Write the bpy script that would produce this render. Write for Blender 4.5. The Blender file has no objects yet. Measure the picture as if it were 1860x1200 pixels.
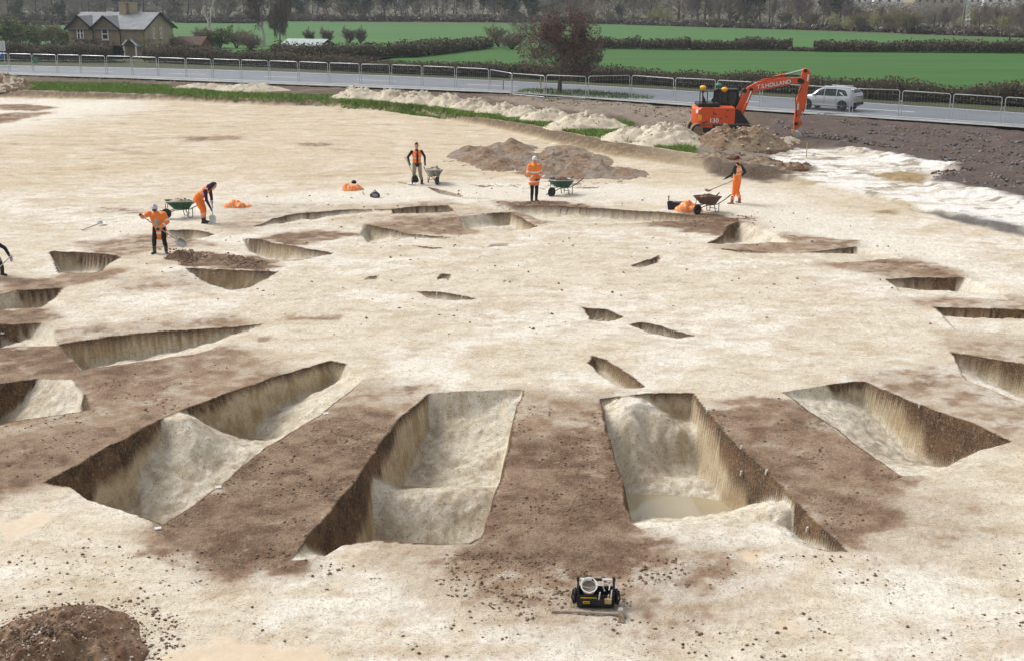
import bpy, bmesh, math, random
import numpy as np
from mathutils import Vector, Matrix
random.seed(7); RNG = np.random.default_rng(7)
S = bpy.context.scene
COL = S.collection
# ------------------------------------------------------------------ camera
FPX, CAMH, HORZ = 2300.0, 8.2, -20.0        # focal length and horizon row measured on the 1860 x 1200 photograph
PITCH = math.atan((600 - HORZ) / FPX)
cam = bpy.data.objects.new('camera', bpy.data.cameras.new('camera'))
cam.data.sensor_width = 36.0; cam.data.lens = 36.0 * FPX / 1860
cam.data.clip_start = 0.1; cam.data.clip_end = 6000
cam.location = (0, 0, CAMH); cam.rotation_euler = (math.pi / 2 - PITCH, 0, 0)
COL.objects.link(cam); S.camera = cam
# ------------------------------------------------------------------ world: overcast daylight
SUN_EL, SUN_AZ = math.radians(48), math.radians(-60)     # azimuth from +Y towards +X
W = bpy.data.worlds.new('World'); S.world = W; W.use_nodes = True
nt = W.node_tree; nt.nodes.clear()
sky = nt.nodes.new('ShaderNodeTexSky'); sky.sky_type = 'NISHITA'; sky.sun_disc = False
sky.sun_elevation = SUN_EL; sky.sun_rotation = SUN_AZ; sky.dust_density = 4.0; sky.air_density = 1.0; sky.ozone_density = 1.0
hsv = nt.nodes.new('ShaderNodeHueSaturation'); hsv.inputs['Saturation'].default_value = 0.12
bg = nt.nodes.new('ShaderNodeBackground'); bg.inputs['Strength'].default_value = 0.15
wo = nt.nodes.new('ShaderNodeOutputWorld')
nt.links.new(sky.outputs[0], hsv.inputs['Color']); nt.links.new(hsv.outputs[0], bg.inputs['Color']); nt.links.new(bg.outputs[0], wo.inputs['Surface'])
sl = bpy.data.lights.new('sun', 'SUN'); sl.energy = 1.5; sl.angle = math.radians(24); sl.color = (1.0, 0.95, 0.87)
sun = bpy.data.objects.new('sun', sl); COL.objects.link(sun)
sd = Vector((math.sin(SUN_AZ) * math.cos(SUN_EL), math.cos(SUN_AZ) * math.cos(SUN_EL), math.sin(SUN_EL)))
sun.rotation_euler = sd.to_track_quat('Z', 'Y').to_euler(); sun.location = (0, 0, 60)
vs = S.view_settings; vs.view_transform = 'Standard'; vs.look = 'None'; vs.gamma = 1.0; vs.use_curve_mapping = False
vs.exposure = 0.26
S.cycles.max_bounces = 5; S.cycles.diffuse_bounces = 3; S.cycles.transparent_max_bounces = 12
# ------------------------------------------------------------------ helpers
def G(px, py, z=0.0):
    """point of the photograph -> place on the level z"""
    u = (px - 930) / FPX; v = (py - 600) / FPX
    t = (CAMH - z) / (math.sin(PITCH) + v * math.cos(PITCH))
    return np.array([u * t, (math.cos(PITCH) - v * math.sin(PITCH)) * t])
def at(px, py, y):
    """point of the photograph -> 3D point at ground distance y"""
    u = (px - 930) / FPX; v = (py - 600) / FPX
    t = y / (math.cos(PITCH) - v * math.sin(PITCH))
    return Vector((u * t, y, CAMH - (math.sin(PITCH) + v * math.cos(PITCH)) * t))
def tag(o, label=None, cat=None, group=None, kind=None):
    if label: o['label'] = label
    if cat: o['category'] = cat
    if group: o['group'] = group
    if kind: o['kind'] = kind
    return o
def empty(name, loc=(0, 0, 0), rz=0.0, label=None, cat=None, group=None):
    o = bpy.data.objects.new(name, None); COL.objects.link(o)
    o.empty_display_size = 0.2; o.location = loc; o.rotation_euler = (0, 0, rz)
    return tag(o, label, cat, group)
def link(name, me, parent=None):
    o = bpy.data.objects.new(name, me); COL.objects.link(o); o.parent = parent
    return o
def np_mesh(name, V, F, mats, mi=None, smooth=False, parent=None, cols=None, attrs=None):
    """mesh object from numpy arrays; all faces have the same number of corners"""
    V = np.asarray(V, np.float32); F = np.asarray(F, np.int32); k = F.shape[1]
    me = bpy.data.meshes.new(name)
    me.vertices.add(len(V)); me.vertices.foreach_set('co', V.ravel())
    me.loops.add(F.size); me.loops.foreach_set('vertex_index', F.ravel())
    me.polygons.add(len(F)); me.polygons.foreach_set('loop_start', np.arange(0, F.size, k, dtype=np.int32))
    if mi is not None: me.polygons.foreach_set('material_index', np.asarray(mi, np.int32))
    if smooth: me.polygons.foreach_set('use_smooth', np.ones(len(F), bool))
    for m in (mats if isinstance(mats, (list, tuple)) else [mats]): me.materials.append(m)
    if cols is not None:
        c = np.ones((len(V), 4), np.float32); c[:, :3] = cols
        a = me.color_attributes.new('Col', 'FLOAT_COLOR', 'POINT'); a.data.foreach_set('color', c.ravel())
    for n, arr in (attrs or {}).items():
        a = me.attributes.new(n, 'FLOAT', 'POINT'); a.data.foreach_set('value', np.asarray(arr, np.float32))
    me.update(calc_edges=True); me.validate()
    return link(name, me, parent)
def rot_to(d):
    return Vector(d).normalized().to_track_quat('Z', 'Y').to_matrix()
class MB:
    """collects shapes of one part, then build() links them as one mesh object"""
    def __init__(s): s.v = []; s.f = []; s.m = []
    def add(s, V, F, m=0):
        o = len(s.v); s.v += [tuple(p) for p in V]; s.f += [tuple(i + o for i in f) for f in F]; s.m += [m] * len(F); return s
    def box(s, c, d, R=None, m=0, bev=0.0):
        x, y, z = (k / 2 for k in d); V = []
        if bev > 0:
            for sx in (-1, 1):
                for sy in (-1, 1):
                    for sz in (-1, 1):
                        V += [(sx * (x - bev), sy * (y - bev), sz * z), (sx * (x - bev), sy * y, sz * (z - bev)), (sx * x, sy * (y - bev), sz * (z - bev))]
            bm = bmesh.new()
            for p in V: bm.verts.new(p)
            r = bmesh.ops.convex_hull(bm, input=bm.verts); bm.verts.index_update()
            V = [p.co.copy() for p in bm.verts]; F = [[q.index for q in f.verts] for f in bm.faces]; bm.free()
        else:
            V = [(a * x, b * y, e * z) for a in (-1, 1) for b in (-1, 1) for e in (-1, 1)]
            F = [(0, 1, 3, 2), (4, 6, 7, 5), (0, 4, 5, 1), (2, 3, 7, 6), (0, 2, 6, 4), (1, 5, 7, 3)]
        c = Vector(c)
        V = [(R @ Vector(p) if R else Vector(p)) + c for p in V]
        return s.add(V, F, m)
    def tube(s, pts, r, n=8, m=0, cap=True):
        pts = [Vector(p) for p in pts]; rr = r if isinstance(r, (list, tuple)) else [r] * len(pts)
        V = []; F = []; pu = None
        for i, p in enumerate(pts):
            a = pts[min(i + 1, len(pts) - 1)] - pts[max(i - 1, 0)]
            if a.length < 1e-9: a = Vector((0, 0, 1))
            a.normalize()
            if pu is None:
                pu = a.orthogonal().normalized()
            pu = (pu - a * pu.dot(a))
            if pu.length < 1e-6: pu = a.orthogonal()
            pu.normalize(); w = a.cross(pu)
            for k in range(n):
                t = 2 * math.pi * k / n; V.append(p + (pu * math.cos(t) + w * math.sin(t)) * rr[i])
        for i in range(len(pts) - 1):
            for k in range(n):
                F.append((i * n + k, i * n + (k + 1) % n, (i + 1) * n + (k + 1) % n, (i + 1) * n + k))
        if cap: F.append(tuple(range(n))[::-1]); F.append(tuple((len(pts) - 1) * n + k for k in range(n)))
        return s.add(V, F, m)
    def prism(s, poly, y0, y1, m=0, f=None):
        """poly in (x, z), extruded along y; f maps a point"""
        n = len(poly); V = [(p[0], y0, p[1]) for p in poly] + [(p[0], y1, p[1]) for p in poly]
        F = [tuple(range(n)), tuple(range(2 * n - 1, n - 1, -1))] + [(i, i + n, (i + 1) % n + n, (i + 1) % n) for i in range(n)]
        if f: V = [f(Vector(p)) for p in V]
        return s.add(V, F, m)
    def lathe(s, prof, c=(0, 0, 0), n=20, m=0, R=None):
        V = []; F = []
        for r, z in prof:
            for k in range(n):
                t = 2 * math.pi * k / n; p = Vector((r * math.cos(t), r * math.sin(t), z)); V.append((R @ p if R else p) + Vector(c))
        for i in range(len(prof) - 1):
            for k in range(n): F.append((i * n + k, i * n + (k + 1) % n, (i + 1) * n + (k + 1) % n, (i + 1) * n + k))
        F.append(tuple(range(n))[::-1]); F.append(tuple((len(prof) - 1) * n + k for k in range(n)))
        return s.add(V, F, m)
    def mesh(s, name, mats, smooth=False):
        me = bpy.data.meshes.new(name); me.from_pydata([tuple(p) for p in s.v], [], s.f)
        for m in (mats if isinstance(mats, (list, tuple)) else [mats]): me.materials.append(m)
        me.polygons.foreach_set('material_index', s.m)
        bm = bmesh.new(); bm.from_mesh(me); bmesh.ops.recalc_face_normals(bm, faces=bm.faces); bm.to_mesh(me); bm.free()
        if smooth:
            me.polygons.foreach_set('use_smooth', [True] * len(me.polygons)); me.set_sharp_from_angle(angle=math.radians(40))
        me.update(); return me
    def build(s, name, mats, parent=None, smooth=False):
        return link(name, s.mesh(name, mats, smooth), parent)
def copy_tree(o, parent=None):
    c = o.copy(); COL.objects.link(c); c.parent = parent
    for ch in o.children: copy_tree(ch, c)
    return c
# ------------------------------------------------------------------ materials
def material(name, col, rough=0.8, var=0.0, scale=5.0, col2=None, bump=0.0, bscale=40.0, metal=0.0, spec=0.3, attr=None, stretch=None, detail=6.0, trans=0.0):
    m = bpy.data.materials.new(name); m.use_nodes = True; n = m.node_tree.nodes; L = m.node_tree.links
    b = n['Principled BSDF']; b.inputs['Roughness'].default_value = rough; b.inputs['Metallic'].default_value = metal
    b.inputs['Specular IOR Level'].default_value = spec; b.inputs['Base Color'].default_value = (*col, 1)
    if trans: b.inputs['Transmission Weight'].default_value = trans
    co = n.new('ShaderNodeTexCoord'); src = co.outputs['Object']
    if stretch:
        mp = n.new('ShaderNodeMapping'); mp.inputs['Scale'].default_value = stretch; L.new(src, mp.inputs['Vector']); src = mp.outputs[0]
    if var or col2:
        nz = n.new('ShaderNodeTexNoise'); nz.inputs['Scale'].default_value = scale; nz.inputs['Detail'].default_value = detail; nz.inputs['Roughness'].default_value = 0.65
        L.new(src, nz.inputs['Vector'])
        r = n.new('ShaderNodeValToRGB'); r.color_ramp.elements[0].position = 0.32; r.color_ramp.elements[1].position = 0.68
        c2 = col2 or tuple(min(1, c * (1 + var)) for c in col); c1 = col if col2 else tuple(c * (1 - var) for c in col)
        r.color_ramp.elements[0].color = (*c1, 1); r.color_ramp.elements[1].color = (*c2, 1)
        L.new(nz.outputs['Fac'], r.inputs['Fac']); L.new(r.outputs[0], b.inputs['Base Color'])
    if bump:
        nb = n.new('ShaderNodeTexNoise'); nb.inputs['Scale'].default_value = bscale; nb.inputs['Detail'].default_value = 5
        L.new(src, nb.inputs['Vector']); bp = n.new('ShaderNodeBump'); bp.inputs['Strength'].default_value = bump; bp.inputs['Distance'].default_value = 0.02
        L.new(nb.outputs['Fac'], bp.inputs['Height']); L.new(bp.outputs[0], b.inputs['Normal'])
    return m
# ------------------------------------------------------------------ numpy noise
def _hash(ix, iy, seed):
    h = ix.astype(np.uint32) * np.uint32(374761393) + iy.astype(np.uint32) * np.uint32(668265263) + np.uint32((seed * 1274126177) & 0xFFFFFFFF)
    h = (h ^ (h >> np.uint32(13))) * np.uint32(1274126177)
    h = h ^ (h >> np.uint32(16))
    return (h & np.uint32(0xFFFFFF)).astype(np.float32) / np.float32(0xFFFFFF)
def vnoise(x, y, seed=0):
    x0 = np.floor(x); y0 = np.floor(y); fx = x - x0; fy = y - y0
    fx = fx * fx * (3 - 2 * fx); fy = fy * fy * (3 - 2 * fy); ix = x0.astype(np.int32); iy = y0.astype(np.int32)
    a = _hash(ix, iy, seed); b = _hash(ix + 1, iy, seed); c = _hash(ix, iy + 1, seed); d = _hash(ix + 1, iy + 1, seed)
    return (a * (1 - fx) + b * fx) * (1 - fy) + (c * (1 - fx) + d * fx) * fy
def fbm(x, y, o=4, seed=0):
    s = 0; a = 0.5; t = 0; x = np.asarray(x, np.float32); y = np.asarray(y, np.float32)
    for i in range(o):
        c, sn = math.cos(0.6 * i), math.sin(0.6 * i)
        s = s + a * vnoise((x * c - y * sn) * 2 ** i + 17.3 * i, (x * sn + y * c) * 2 ** i + 5.1 * i, seed + i); t += a; a *= 0.55
    return s / t
def sstep(a, b, x):
    t = np.clip((x - a) / (b - a), 0, 1); return t * t * (3 - 2 * t)
def inside(X, Y, P):
    r = np.zeros(X.shape, bool); n = len(P)
    for i in range(n):
        x0, y0 = P[i][:2]; x1, y1 = P[(i + 1) % n][:2]
        if y0 == y1: continue
        c = (y0 > Y) != (y1 > Y)
        r ^= c & (X < (x1 - x0) * (Y - y0) / (y1 - y0) + x0)
    return r
def segdist(X, Y, A, B):
    dx, dy = B[0] - A[0], B[1] - A[1]; l2 = dx * dx + dy * dy + 1e-12
    t = np.clip(((X - A[0]) * dx + (Y - A[1]) * dy) / l2, 0, 1); qx = A[0] + t * dx; qy = A[1] + t * dy
    return np.hypot(X - qx, Y - qy), qx, qy
# ================================================================== GROUND OF THE DIG
# each excavated segment: outline on the surface (photo points) with the steepness of the side that follows each corner,
# floor points (photo point, depth), thickness of dark ditch fill seen in the section
PITS = [
 dict(o=[(600,655,7),(480,692,7),(390,724,7),(300,756,6),(215,803,5),(80,875,2.5),(125,884,2.2),(160,908,2.2),(250,936,3),(297,953,6),(385,890,6),(480,812,6),(585,750,6),(662,684,2),(630,660,4)],
      f=[(600,705,.5),(540,735,.6),(480,765,.82),(430,800,1.10),(390,799,1.12),(450,806,1.14),(362,786,1.02),(335,775,.85),(303,768,.08),(340,794,.30),(370,803,.40),(400,809,.54),(440,813,.60),(475,816,.66),(300,800,.40),(400,835,.70),(240,835,.6),(340,870,.85),(205,885,1.0),(300,935,1.2),(175,895,1.15),(620,690,.3),(570,715,.42)],
      w=[(600,655,.05),(480,692,.07),(300,756,.13),(250,780,.3),(215,803,.5),(80,875,.8),(480,812,.7)]),
 dict(o=[(780,712,7),(720,765,7),(685,812,7),(640,880,7),(580,950,6),(525,1017,2),(582,1012,1.4),(622,990,2.5),(680,981,3),(760,986,3),(850,987,4),(872,977,7),(890,930,7),(915,850,7),(935,750,7),(950,707,1.5)],
      f=[(790,745,.42),(758,800,.8),(722,882,1.12),(935,742,.28),(925,800,.7),(905,850,1.0),(890,893,1.15),(860,780,.62),(835,850,1.0),(800,888,1.15),(668,890,.5),(720,892,.66),(800,897,.72),(882,903,.78),(645,960,1.1),(750,978,1.25),(865,960,1.2),(760,948,1.02),(560,1000,.3)],
      w=[(780,712,.05),(735,755,.12),(700,795,.3),(670,835,.5),(640,880,.9),(580,950,1.5),(525,1017,1.5),(915,850,.6)]),
 dict(o=[(1090,725,6),(1105,790,7),(1130,870,7),(1145,950,4),(1162,961,3),(1260,953,3),(1370,946,3),(1402,951,1.6),(1430,975,1.8),(1450,986,3),(1490,996,3),(1535,999,7),(1450,916,8),(1420,882,8),(1330,800,8),(1258,715,6),(1207,716,5),(1140,719,4)],
      f=[(1105,740,.10),(1150,745,.10),(1130,767,.17),(1158,767,.19),(1140,868,1.08),(1170,868,1.06),(1178,800,.66),(1180,735,.10),(1194,752,.22),(1207,775,.42),(1218,757,.50),(1246,757,.52),(1235,775,.54),(1255,788,.60),(1195,797,.60),(1235,797,.61),(1278,799,.66),(1205,826,.93),(1240,828,.96),(1285,832,.98),(1255,865,1.06),(1300,880,1.1),(1160,930,1.2),(1250,935,1.25),(1345,935,1.2),(1436,930,.18),(1408,951,.1),(1385,955,.3),(1448,978,.55),(1490,985,.6)],
      w=[(1258,715,.06),(1290,755,.25),(1350,820,.55),(1390,860,1.0),(1415,880,1.6),(1450,916,1.6),(1535,999,1.6),(1105,790,.3),(1145,950,.5)]),
 dict(o=[(1420,712,4),(1500,762,6),(1570,815,6),(1640,865,3),(1682,862,1.6),(1722,846,1.5),(1782,816,1.6),(1840,803,4),(1760,766,8),(1690,742,8),(1650,725,8),(1570,692,4),(1500,698,1.6)],
      f=[(1470,730,.2),(1530,745,.4),(1590,758,.62),(1560,790,.55),(1620,822,.78),(1670,848,.85),(1640,800,.92),(1700,835,1.05),(1715,850,1.1),(1780,828,.6)],
      w=[(1570,692,.12),(1630,718,.22),(1680,738,.5),(1710,748,1.2),(1760,766,1.6),(1840,803,1.6)]),
 dict(o=[(1728,640,7),(1755,690,5),(1800,708,5),(1860,732,5),(1980,780,4),(1980,684,8),(1860,662,8),(1800,651,8)],
      f=[(1755,672,.3),(1800,700,.55),(1850,722,.8),(1930,745,.9)], w=[(1728,640,.12),(1800,651,.2),(1860,662,.5),(1980,684,.8)]),
 dict(o=[(1698,558,6),(1735,598,4),(1800,603,4),(1860,608,4),(1980,616,4),(1980,570,8),(1860,565,8),(1780,560,8)],
      f=[(1740,590,.35),(1790,602,.55),(1850,612,.75),(1940,615,.8)], w=[(1698,558,.1),(1780,560,.25),(1830,563,.6),(1980,570,.8)]),
 dict(o=[(1610,507,4),(1640,531,4),(1735,539,2),(1835,547,1.0),(1795,522,1.2),(1757,504,8),(1680,505,8)],
      f=[(1640,527,.25),(1690,536,.45),(1730,537,.55),(1790,535,.15)], w=[(1610,507,.08),(1680,505,.3),(1720,505,.7),(1757,504,.8)]),
 dict(o=[(1310,452,4),(1370,466,4),(1440,468,3),(1530,478,2),(1640,470,1),(1600,456,1),(1557,448,7),(1480,459,7),(1420,461,7)],
      f=[(1390,464,.15),(1450,467,.25),(1500,472,.45),(1540,472,.55),(1600,464,.2)], w=[(1310,452,.1),(1420,461,.12),(1480,459,.2),(1520,454,.6),(1557,448,.7)]),
 dict(o=[(1286,443,2),(1370,443,1),(1445,440,1),(1400,424,1),(1345,402,6),(1322,412,7),(1314,428,7)],
      f=[(1330,438,.6),(1352,434,.55),(1400,437,.2)], w=[(1345,402,.3),(1322,412,.5),(1314,428,.2)]),
 dict(o=[(835,396,1.2),(840,415,2),(925,420,2),(974,413,7),(950,399,7),(928,386,4),(880,388,1.2)],
      f=[(905,410,.4),(940,412,.55),(860,405,.3)], w=[(928,386,.1),(974,413,.1)]),
 dict(o=[(912,373,.5),(985,402,.5),(1060,409,.5),(1190,404,.5),(1320,398,3),(1190,386,4),(1080,379,5),(1000,374,6)],
      f=[(960,388,.28),(1030,392,.3),(1120,394,.3),(1200,395,.28)], w=[(912,373,.4),(1040,376,.4),(1090,379,.12),(1320,396,.05)]),
 dict(o=[(661,408,2),(655,427,2),(672,442,3),(705,438,3),(745,429,4),(824,434,3),(824,431,7),(744,425,7),(700,416,7)],
      f=[(676,438,.6),(712,432,.5),(745,430,.2),(800,432,.1)], w=[(661,408,.06),(744,425,.1),(824,431,.3)]),
 dict(o=[(440,431,1.6),(452,457,2),(482,471,3),(526,474,3),(562,469,3),(602,459,7),(520,445,7),(470,435,7)],
      f=[(485,466,.55),(530,468,.5),(575,463,.25)], w=[(440,431,.06),(520,445,.1),(602,459,.12)]),
 dict(o=[(335,487,2),(355,501,2.5),(386,516,3),(420,527,3),(452,521,3),(482,506,3),(502,493,7),(420,491,7)],
      f=[(390,508,.45),(425,520,.6),(460,510,.45),(485,499,.25)], w=[(335,487,.05),(420,491,.08),(502,493,.1)]),
 dict(o=[(88,461,2),(98,476,4),(110,495,4),(174,495,4),(196,479,4),(217,467,8),(150,459,8),(95,458,8)],
      f=[(120,488,.6),(165,489,.6)], w=[(95,458,.12),(150,459,.35),(217,467,.4)]),
 dict(o=[(26,527,2),(-30,540,2),(-30,562,3),(20,561,3),(72,558,3),(96,541,3),(114,522,8),(70,525,8)],
      f=[(30,545,.5),(70,550,.6),(-10,555,.5)], w=[(26,527,.3),(114,522,.3)]),
 dict(o=[(-60,594,7),(-60,640,4),(0,634,4),(50,629,4),(104,630,2),(98,592,1.2),(75,587,8),(0,590,8)],
      f=[(20,622,.7),(-30,625,.7),(75,615,.3)], w=[(0,590,.8),(75,587,.6)]),
 dict(o=[(108,628,3),(130,652,1.6),(146,673,4),(250,657,4),(360,643,4),(440,612,3),(478,587,7),(400,594,7),(300,602,7),(200,612,7)],
      f=[(165,664,.78),(250,650,.68),(350,632,.45),(420,608,.15)], w=[(108,628,.12),(200,612,.1),(300,602,.08),(478,587,.1)]),
 dict(o=[(-60,708,7),(-60,786,4),(20,767,4),(162,746,3),(152,715,2),(132,688,1.2),(70,685,6),(0,695,8)],
      f=[(5,755,.95),(-40,765,1.0),(25,745,.8),(60,735,.42),(110,720,.2),(140,740,.3),(60,705,.25)], w=[(0,695,.7),(70,685,.3)]),
 dict(o=[(300,418,1),(326,440,1.5),(362,433,2),(392,425,6),(350,417,6)], f=[(335,433,.35),(360,429,.3)], w=[(318,416,.15),(392,425,.25)]),
 dict(o=[(455,414,.8),(548,405,2),(640,392,2),(722,387,2),(712,380,4),(636,380,4),(560,387,5),(522,391,4)],
      f=[(535,401,.42),(580,396,.25),(640,388,.25),(700,384,.2)], w=[(455,410,.05),(530,391,.4),(560,387,.3),(640,380,.1),(712,380,.05)]),
 dict(o=[(712,379,7),(712,388,3),(770,387,3),(822,384,3),(812,373,8),(760,375,8)], f=[(740,386,.4),(800,383,.42)], w=[(712,379,.5),(812,373,.5)]),
 dict(o=[(778,341,5),(800,352,3),(850,360,3),(900,361,1),(842,356,7),(810,348,7)], f=[(810,353,.3),(845,359,.2)], w=[(778,341,.5),(900,361,.5)]),
 dict(o=[(758,529,4),(778,539,3),(832,544,3),(864,541,7),(820,533,7),(790,528,6)], f=[(785,536,.17),(830,541,.15)], w=[(758,529,.1),(864,541,.2)], tan=1),
 dict(o=[(1060,558,3),(1074,579,3),(1112,581,2),(1134,574,7),(1100,561,7)], f=[(1080,576,.28),(1110,577,.22)], w=[(1060,558,.1),(1134,574,.3)], tan=1),
 dict(o=[(1140,586,1),(1175,602,3),(1232,613,3),(1258,610,7),(1200,592,7),(1165,584,6)], f=[(1180,600,.22),(1230,611,.16)], w=[(1165,584,.2),(1258,610,.3)], tan=1),
 dict(o=[(1076,648,3),(1068,662,1.5),(1084,677,1.5),(1130,707,1.5),(1170,707,5),(1140,680,6),(1100,656,6)], f=[(1085,672,.3),(1130,702,.3)], w=[(1076,648,.2),(1170,707,.3)], tan=1),
 dict(o=[(1145,484,2),(1168,487,2),(1194,477,3),(1196,465,6),(1175,473,5)], f=[(1180,481,.24),(1155,484,.12)], w=[(1196,465,.3)], tan=1),
 dict(o=[(748,446,3),(790,453,2),(806,449,6),(780,449,6)], f=[(785,451,.1)], w=[(748,446,.2)], tan=1),
 dict(o=[(795,508,1.2),(825,507,1.2),(822,499,3),(802,498,3)], f=[(812,505,.15)], w=[(822,499,.1)], tan=1),
 dict(o=[(660,510,1),(694,508,1),(688,500,3),(668,503,2)], f=[(680,507,.12)], w=[(688,500,.1)], tan=1),
 dict(o=[(884,449,1),(932,448,1),(925,442,2),(895,442,2)], f=[(908,447,.14)], w=[(925,442,.05)], tan=1),
]
def tps(P, d):
    P = np.array(P); n = len(P)
    def phi(r): return np.where(r > 1e-9, r * r * np.log(r + 1e-12), 0)
    K = phi(np.hypot(P[:, None, 0] - P[None, :, 0], P[:, None, 1] - P[None, :, 1])) + np.eye(n) * 0.004
    if n >= 4:
        A = np.zeros((n + 3, n + 3)); A[:n, :n] = K; A[:n, n] = 1; A[:n, n + 1:] = P; A[n, :n] = 1; A[n + 1:, :n] = P.T
        w = np.linalg.lstsq(A, np.concatenate([d, [0, 0, 0]]), rcond=None)[0]
        def f(X, Y):
            s = w[n] + w[n + 1] * X + w[n + 2] * Y
            for i in range(n): s = s + w[i] * phi(np.hypot(X - P[i, 0], Y - P[i, 1]))
            return s
        return f
    def g(X, Y):
        s = 0; t = 0
        for i in range(n):
            k = 1 / ((X - P[i, 0]) ** 2 + (Y - P[i, 1]) ** 2 + 0.05); s = s + k * d[i]; t = t + k
        return s / t
    return g
for q in PITS:
    pts = [(*G(x, y), s * .72 if s > 4 else s) for x, y, s in q['o']]
    out = []; n = len(pts)
    for i in range(n):
        a = pts[i]; b = pts[(i + 1) % n]; L = math.hypot(b[0] - a[0], b[1] - a[1]); k = max(1, int(L / 0.22))
        nx, ny = -(b[1] - a[1]) / (L + 1e-9), (b[0] - a[0]) / (L + 1e-9)
        for j in range(k):
            t = j / k; e = 0 if j == 0 else (random.random() - .5) * .03 + .018 * math.sin(j * .7 + i)
            out.append((a[0] + (b[0] - a[0]) * t + nx * e, a[1] + (b[1] - a[1]) * t + ny * e, a[2]))
    q['P'] = out
    q['bb'] = (min(p[0] for p in out) - .3, max(p[0] for p in out) + .3, min(p[1] for p in out) - .3, max(p[1] for p in out) + .3)
    FP = [(*G(x, y, -d), d) for x, y, d in q['f']]
    dm = max(p[2] for p in FP); q['dm'] = dm; q['floor'] = tps([p[:2] for p in FP], np.array([p[2] for p in FP]))
    q['W'] = [(*G(x, y), d) for x, y, d in q['w']]
# soil showing on the surface: photo outline, strength, softness in metres
SOIL = [
 ([(150,690),(300,655),(430,640),(520,680),(390,724),(300,756),(215,803),(80,875),(-80,915),(-80,790),(0,772),(160,742)],.46,.5),
 ([(-80,830),(60,800),(215,780),(300,750),(215,803),(80,875),(-80,905)],.5,.4),
 ([(600,755),(700,752),(722,768),(640,880),(528,1014),(430,1040),(310,1000),(296,958),(385,890),(480,812)],.92,.35),
 ([(660,690),(770,700),(740,750),(600,755),(585,748)],.35,.4),
 ([(940,790),(1103,790),(1130,870),(1147,950),(1170,985),(1130,1030),(900,1020),(868,988),(890,930),(915,850)],.88,.35),
 ([(950,712),(1088,722),(1105,800),(935,800)],.42,.4),
 ([(760,1010),(900,1000),(1250,1010),(1300,1050),(1180,1120),(1000,1100),(820,1060)],.38,.8),
 ([(1280,745),(1420,722),(1500,765),(1570,816),(1642,868),(1600,930),(1535,990),(1450,914),(1330,798)],.58,.28),
 ([(1330,800),(1420,780),(1560,830),(1500,900),(1450,910)],.2,.4),
 ([(1585,690),(1700,670),(1760,695),(1860,735),(1930,790),(1840,798),(1690,740)],.32,.5),
 ([(1640,545),(1860,545),(1950,560),(1860,564),(1698,556)],.35,.35),
 ([(1740,610),(1860,612),(1950,640),(1860,660),(1730,636)],.3,.4),
 ([(45,508),(170,494),(225,490),(190,505),(114,521),(26,526)],.75,.25),
 ([(160,440),(260,428),(330,432),(380,446),(300,452),(215,464),(160,456)],.42,.35),
 ([(322,461),(360,460),(430,466),(506,481),(490,490),(400,486),(335,480)],1.0,.15),
 ([(470,433),(520,424),(600,420),(640,427),(600,434),(530,442)],.6,.3),
 ([(668,408),(740,397),(830,394),(880,410),(830,424),(745,424),(700,415)],.55,.35),
 ([(720,372),(800,364),(830,370),(812,373)],.35,.3),
 ([(915,372),(960,366),(1050,372),(1090,378),(1000,374)],.6,.3),
 ([(935,386),(1060,392),(1050,404),(974,404)],.5,.4),
 ([(1190,394),(1245,388),(1330,398),(1322,410),(1312,428),(1255,420),(1200,410)],.8,.3),
 ([(1320,450),(1430,428),(1540,438),(1550,447),(1480,457),(1400,459)],.5,.4),
 ([(1500,480),(1610,470),(1680,478),(1750,502),(1612,505)],.5,.35),
 ([(-80,562),(0,560),(75,566),(90,580),(75,586),(0,589),(-80,592)],.6,.3),
 ([(-80,642),(40,635),(120,640),(110,670),(70,684),(0,694),(-80,705)],.55,.35),
 ([(110,600),(250,585),(420,575),(440,588),(300,600),(108,626)],.35,.4),
 ([(150,665),(360,645),(430,640),(300,655),(160,690)],.4,.4),
 ([(220,505),(350,500),(360,520),(240,525)],.3,.5),
 ([(-10,191),(40,190),(95,196),(60,201),(10,199)],.65,.5),
 ([(-10,208),(30,205),(90,204),(50,213),(-10,221)],.75,.5),
 ([(-40,216),(30,216),(10,224),(-40,226)],.7,.4),
 ([(1180,400),(1260,395),(1360,398),(1370,412),(1300,404)],.3,.4),
 ([(900,365),(990,366),(1040,372),(950,378)],.45,.3),
 ([(330,250),(420,247),(430,252),(360,256)],.5,.6),
 ([(550,261),(590,260),(600,264),(560,266)],.5,.4),
 ([(190,378),(260,380),(250,388),(200,386)],.35,.3),
 ([(530,572),(606,571),(610,578),(540,579)],.5,.15),
 ([(470,612),(485,608),(490,618),(475,619)],.5,.1),
 ([(60,640),(200,625),(330,640),(300,700),(150,730),(40,700)],.35,.6),
 ([(400,372),(700,372),(900,378),(860,392),(600,396),(430,420)],.22,.6),
 ([(1040,378),(1200,388),(1330,396),(1300,412),(1100,408)],.3,.5),
 ([(-60,500),(40,505),(60,530),(-60,545)],.35,.4),
 ([(1640,930),(1720,905),(1760,960),(1680,1000),(1600,985)],.25,.7),
]
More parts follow.
